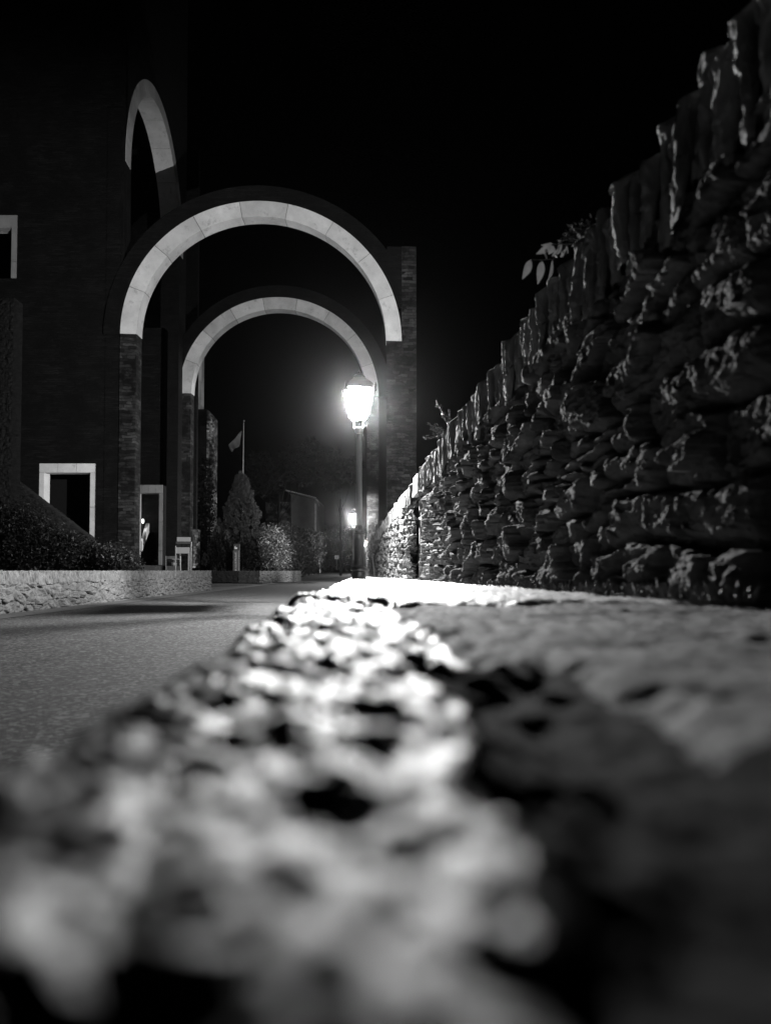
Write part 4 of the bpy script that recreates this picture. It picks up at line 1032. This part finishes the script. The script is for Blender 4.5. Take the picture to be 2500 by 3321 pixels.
tcv = bpy.data.curves.new('lettering', 'FONT'); tcv.body = 'Santuari nou de Meritxell'; tcv.size = 0.135; tcv.extrude = 0.003; tcv.offset = 0.0015
to = bpy.data.objects.new('lettering', tcv); COL.objects.link(to); tcv.materials.append(mat('letter_white', .5, .5))
to.parent = pg; to.matrix_parent_inverse = Matrix.Translation(-pg.location)
to.rotation_euler = (math.pi/2, -math.pi/2, 0); pt = P(767.0, 1869, PYY); to.location = (pt.x, PYY-.006, pt.z)
bpy.context.view_layer.update()
wtxt = to.dimensions.x; want = P(765, 1792, PYY).z-pt.z; to.scale = (want/max(wtxt, .01), 1.0, 1.0)
bpy.context.view_layer.update()
tme = bpy.data.meshes.new_from_object(to.evaluated_get(bpy.context.evaluated_depsgraph_get()))
tm = bpy.data.objects.new('lettering', tme); COL.objects.link(tm); mw_ = to.matrix_world.copy()
bpy.data.objects.remove(to); tm.name = 'lettering'; tm.parent = pg; tm.matrix_world = mw_
# information board on the terrace
BY = 25.0
ib = tag(empty('information_board', P(596, 1850, BY)), 'metal information board with two pale panels in front of the farther arch pier', 'notice board')
def pxbox(mb, px0, px1, y0, y1, Y, th): 
    a, b = P(px0, y1, Y), P(px1, y0, Y); mb.box(a.x, b.x, Y, Y+th, a.z, b.z)
mb = MB(); pxbox(mb, 574.5, 618, 1742, 1756, BY, .03); mb.build('upper_panel', M_grey if False else mat('board_pale', .22, .6, .05, 3), ib)
mb = MB(); pxbox(mb, 572.5, 615, 1775, 1795, BY, .03); mb.build('lower_panel', bpy.data.materials['board_pale'], ib)
mb = MB(); pxbox(mb, 571, 621, 1756.5, 1764, BY-.01, .03); mb.build('crossbar', M_dark, ib)
for a_, b_, mm in ((568.5, 571.5, M_grey), (618, 621.5, M_grey)):
    mb = MB(); pxbox(mb, a_, b_, 1757 if a_ > 600 else 1770, 1856, BY, .04); mb.build('leg', mm, ib)
mb = MB(); pxbox(mb, 610, 615, 1795.5, 1856, BY+.02, .03); mb.build('leg', M_grey, ib)
rl = tag(empty('handrail', P(586, 1852, 24)), 'thin steel handrail post with a short crossbar left of the information board', 'handrail')
mb = MB(); a_, b_ = P(586.5, 1803, 24), P(586.5, 1853, 24); mb.tube([b_, a_], .012, 8); mb.build('post', M_steel, rl)
mb = MB(); mb.tube([P(559, 1813.5, 24), P(586.5, 1813.5, 24)], .01, 8); mb.build('crossbar', M_steel, rl)
mb = MB(); mb.tube([P(539, 1803, 26), P(539, 1853, 26)], .012, 8); mb.build('far_post', M_grey, rl)
# flagpole
fy = 46.0
fp = tag(empty('flagpole', P(785, 1850, fy)), 'slim flagpole with a limp flag rising behind the conifer', 'flagpole')
mb = MB(); mb.tube([Vector((P(788, 1850, fy).x, fy, 0.4)), P(789, 1520, fy), P(791, 1370, fy)], [.05, .035, .022], 8); mb.build('pole', M_steel, fp, True)
mb = MB(); mb.lathe([(.01, -.05), (.05, -.03), (.055, .01), (.02, .05)], 10, P(792, 1365, fy)); mb.build('finial', M_steel, fp)
fl_px = np.array([[(786, 1392), (783, 1410), (780, 1428), (779, 1440), (776, 1450)], [(776, 1402), (773, 1418), (771, 1436), (770, 1446), (766, 1452)], [(765, 1420), (762, 1432), (760, 1442), (760, 1450), (759, 1456)], [(752, 1432), (752, 1440), (752, 1447), (753, 1456), (756, 1462)], [(738, 1443), (742, 1449), (745, 1455), (749, 1461), (753, 1466)]], float)
Pf = np.array([[P(fl_px[i, j, 0], fl_px[i, j, 1], fy+.25*math.sin(i*1.7+j*.8)) for j in range(5)] for i in range(5)])
o = link('flag', grid_mesh('flag', Pf), M_flag, fp, smooth=True); sm = o.modifiers.new('s', 'SUBSURF'); sm.levels = 2; sm.render_levels = 2
so = o.modifiers.new('t', 'SOLIDIFY'); so.thickness = .01
# stump of stone and kerb stone by the bollard
mb = MB(); a = P(985, 1864, 58); mb.box(a.x-.35, a.x+.25, 57.8, 58.3, 0, .55); mb.box(a.x-.5, a.x-.36, 57.9, 58.2, 0, .3)
tag(mb.build('stone_block', M_quoin), 'small squat stone block beside the pale marker post', 'stone block')

# ------------------------------------------------------------------ night haze
mh = bpy.data.materials.new('night_air'); mh.use_nodes = True; nt = mh.node_tree; nt.nodes.clear()
oo = nt.nodes.new('ShaderNodeOutputMaterial'); pv = nt.nodes.new('ShaderNodeVolumePrincipled')
pv.inputs['Color'].default_value = (1, 1, 1, 1); pv.inputs['Density'].default_value = 0.00017; pv.inputs['Anisotropy'].default_value = 0.985
nt.links.new(pv.outputs[0], oo.inputs['Volume'])
mb = MB(); mb.box(-265, 265, -30, 425, -1.1, 45); tag(mb.build('haze', mh), kind='stuff')
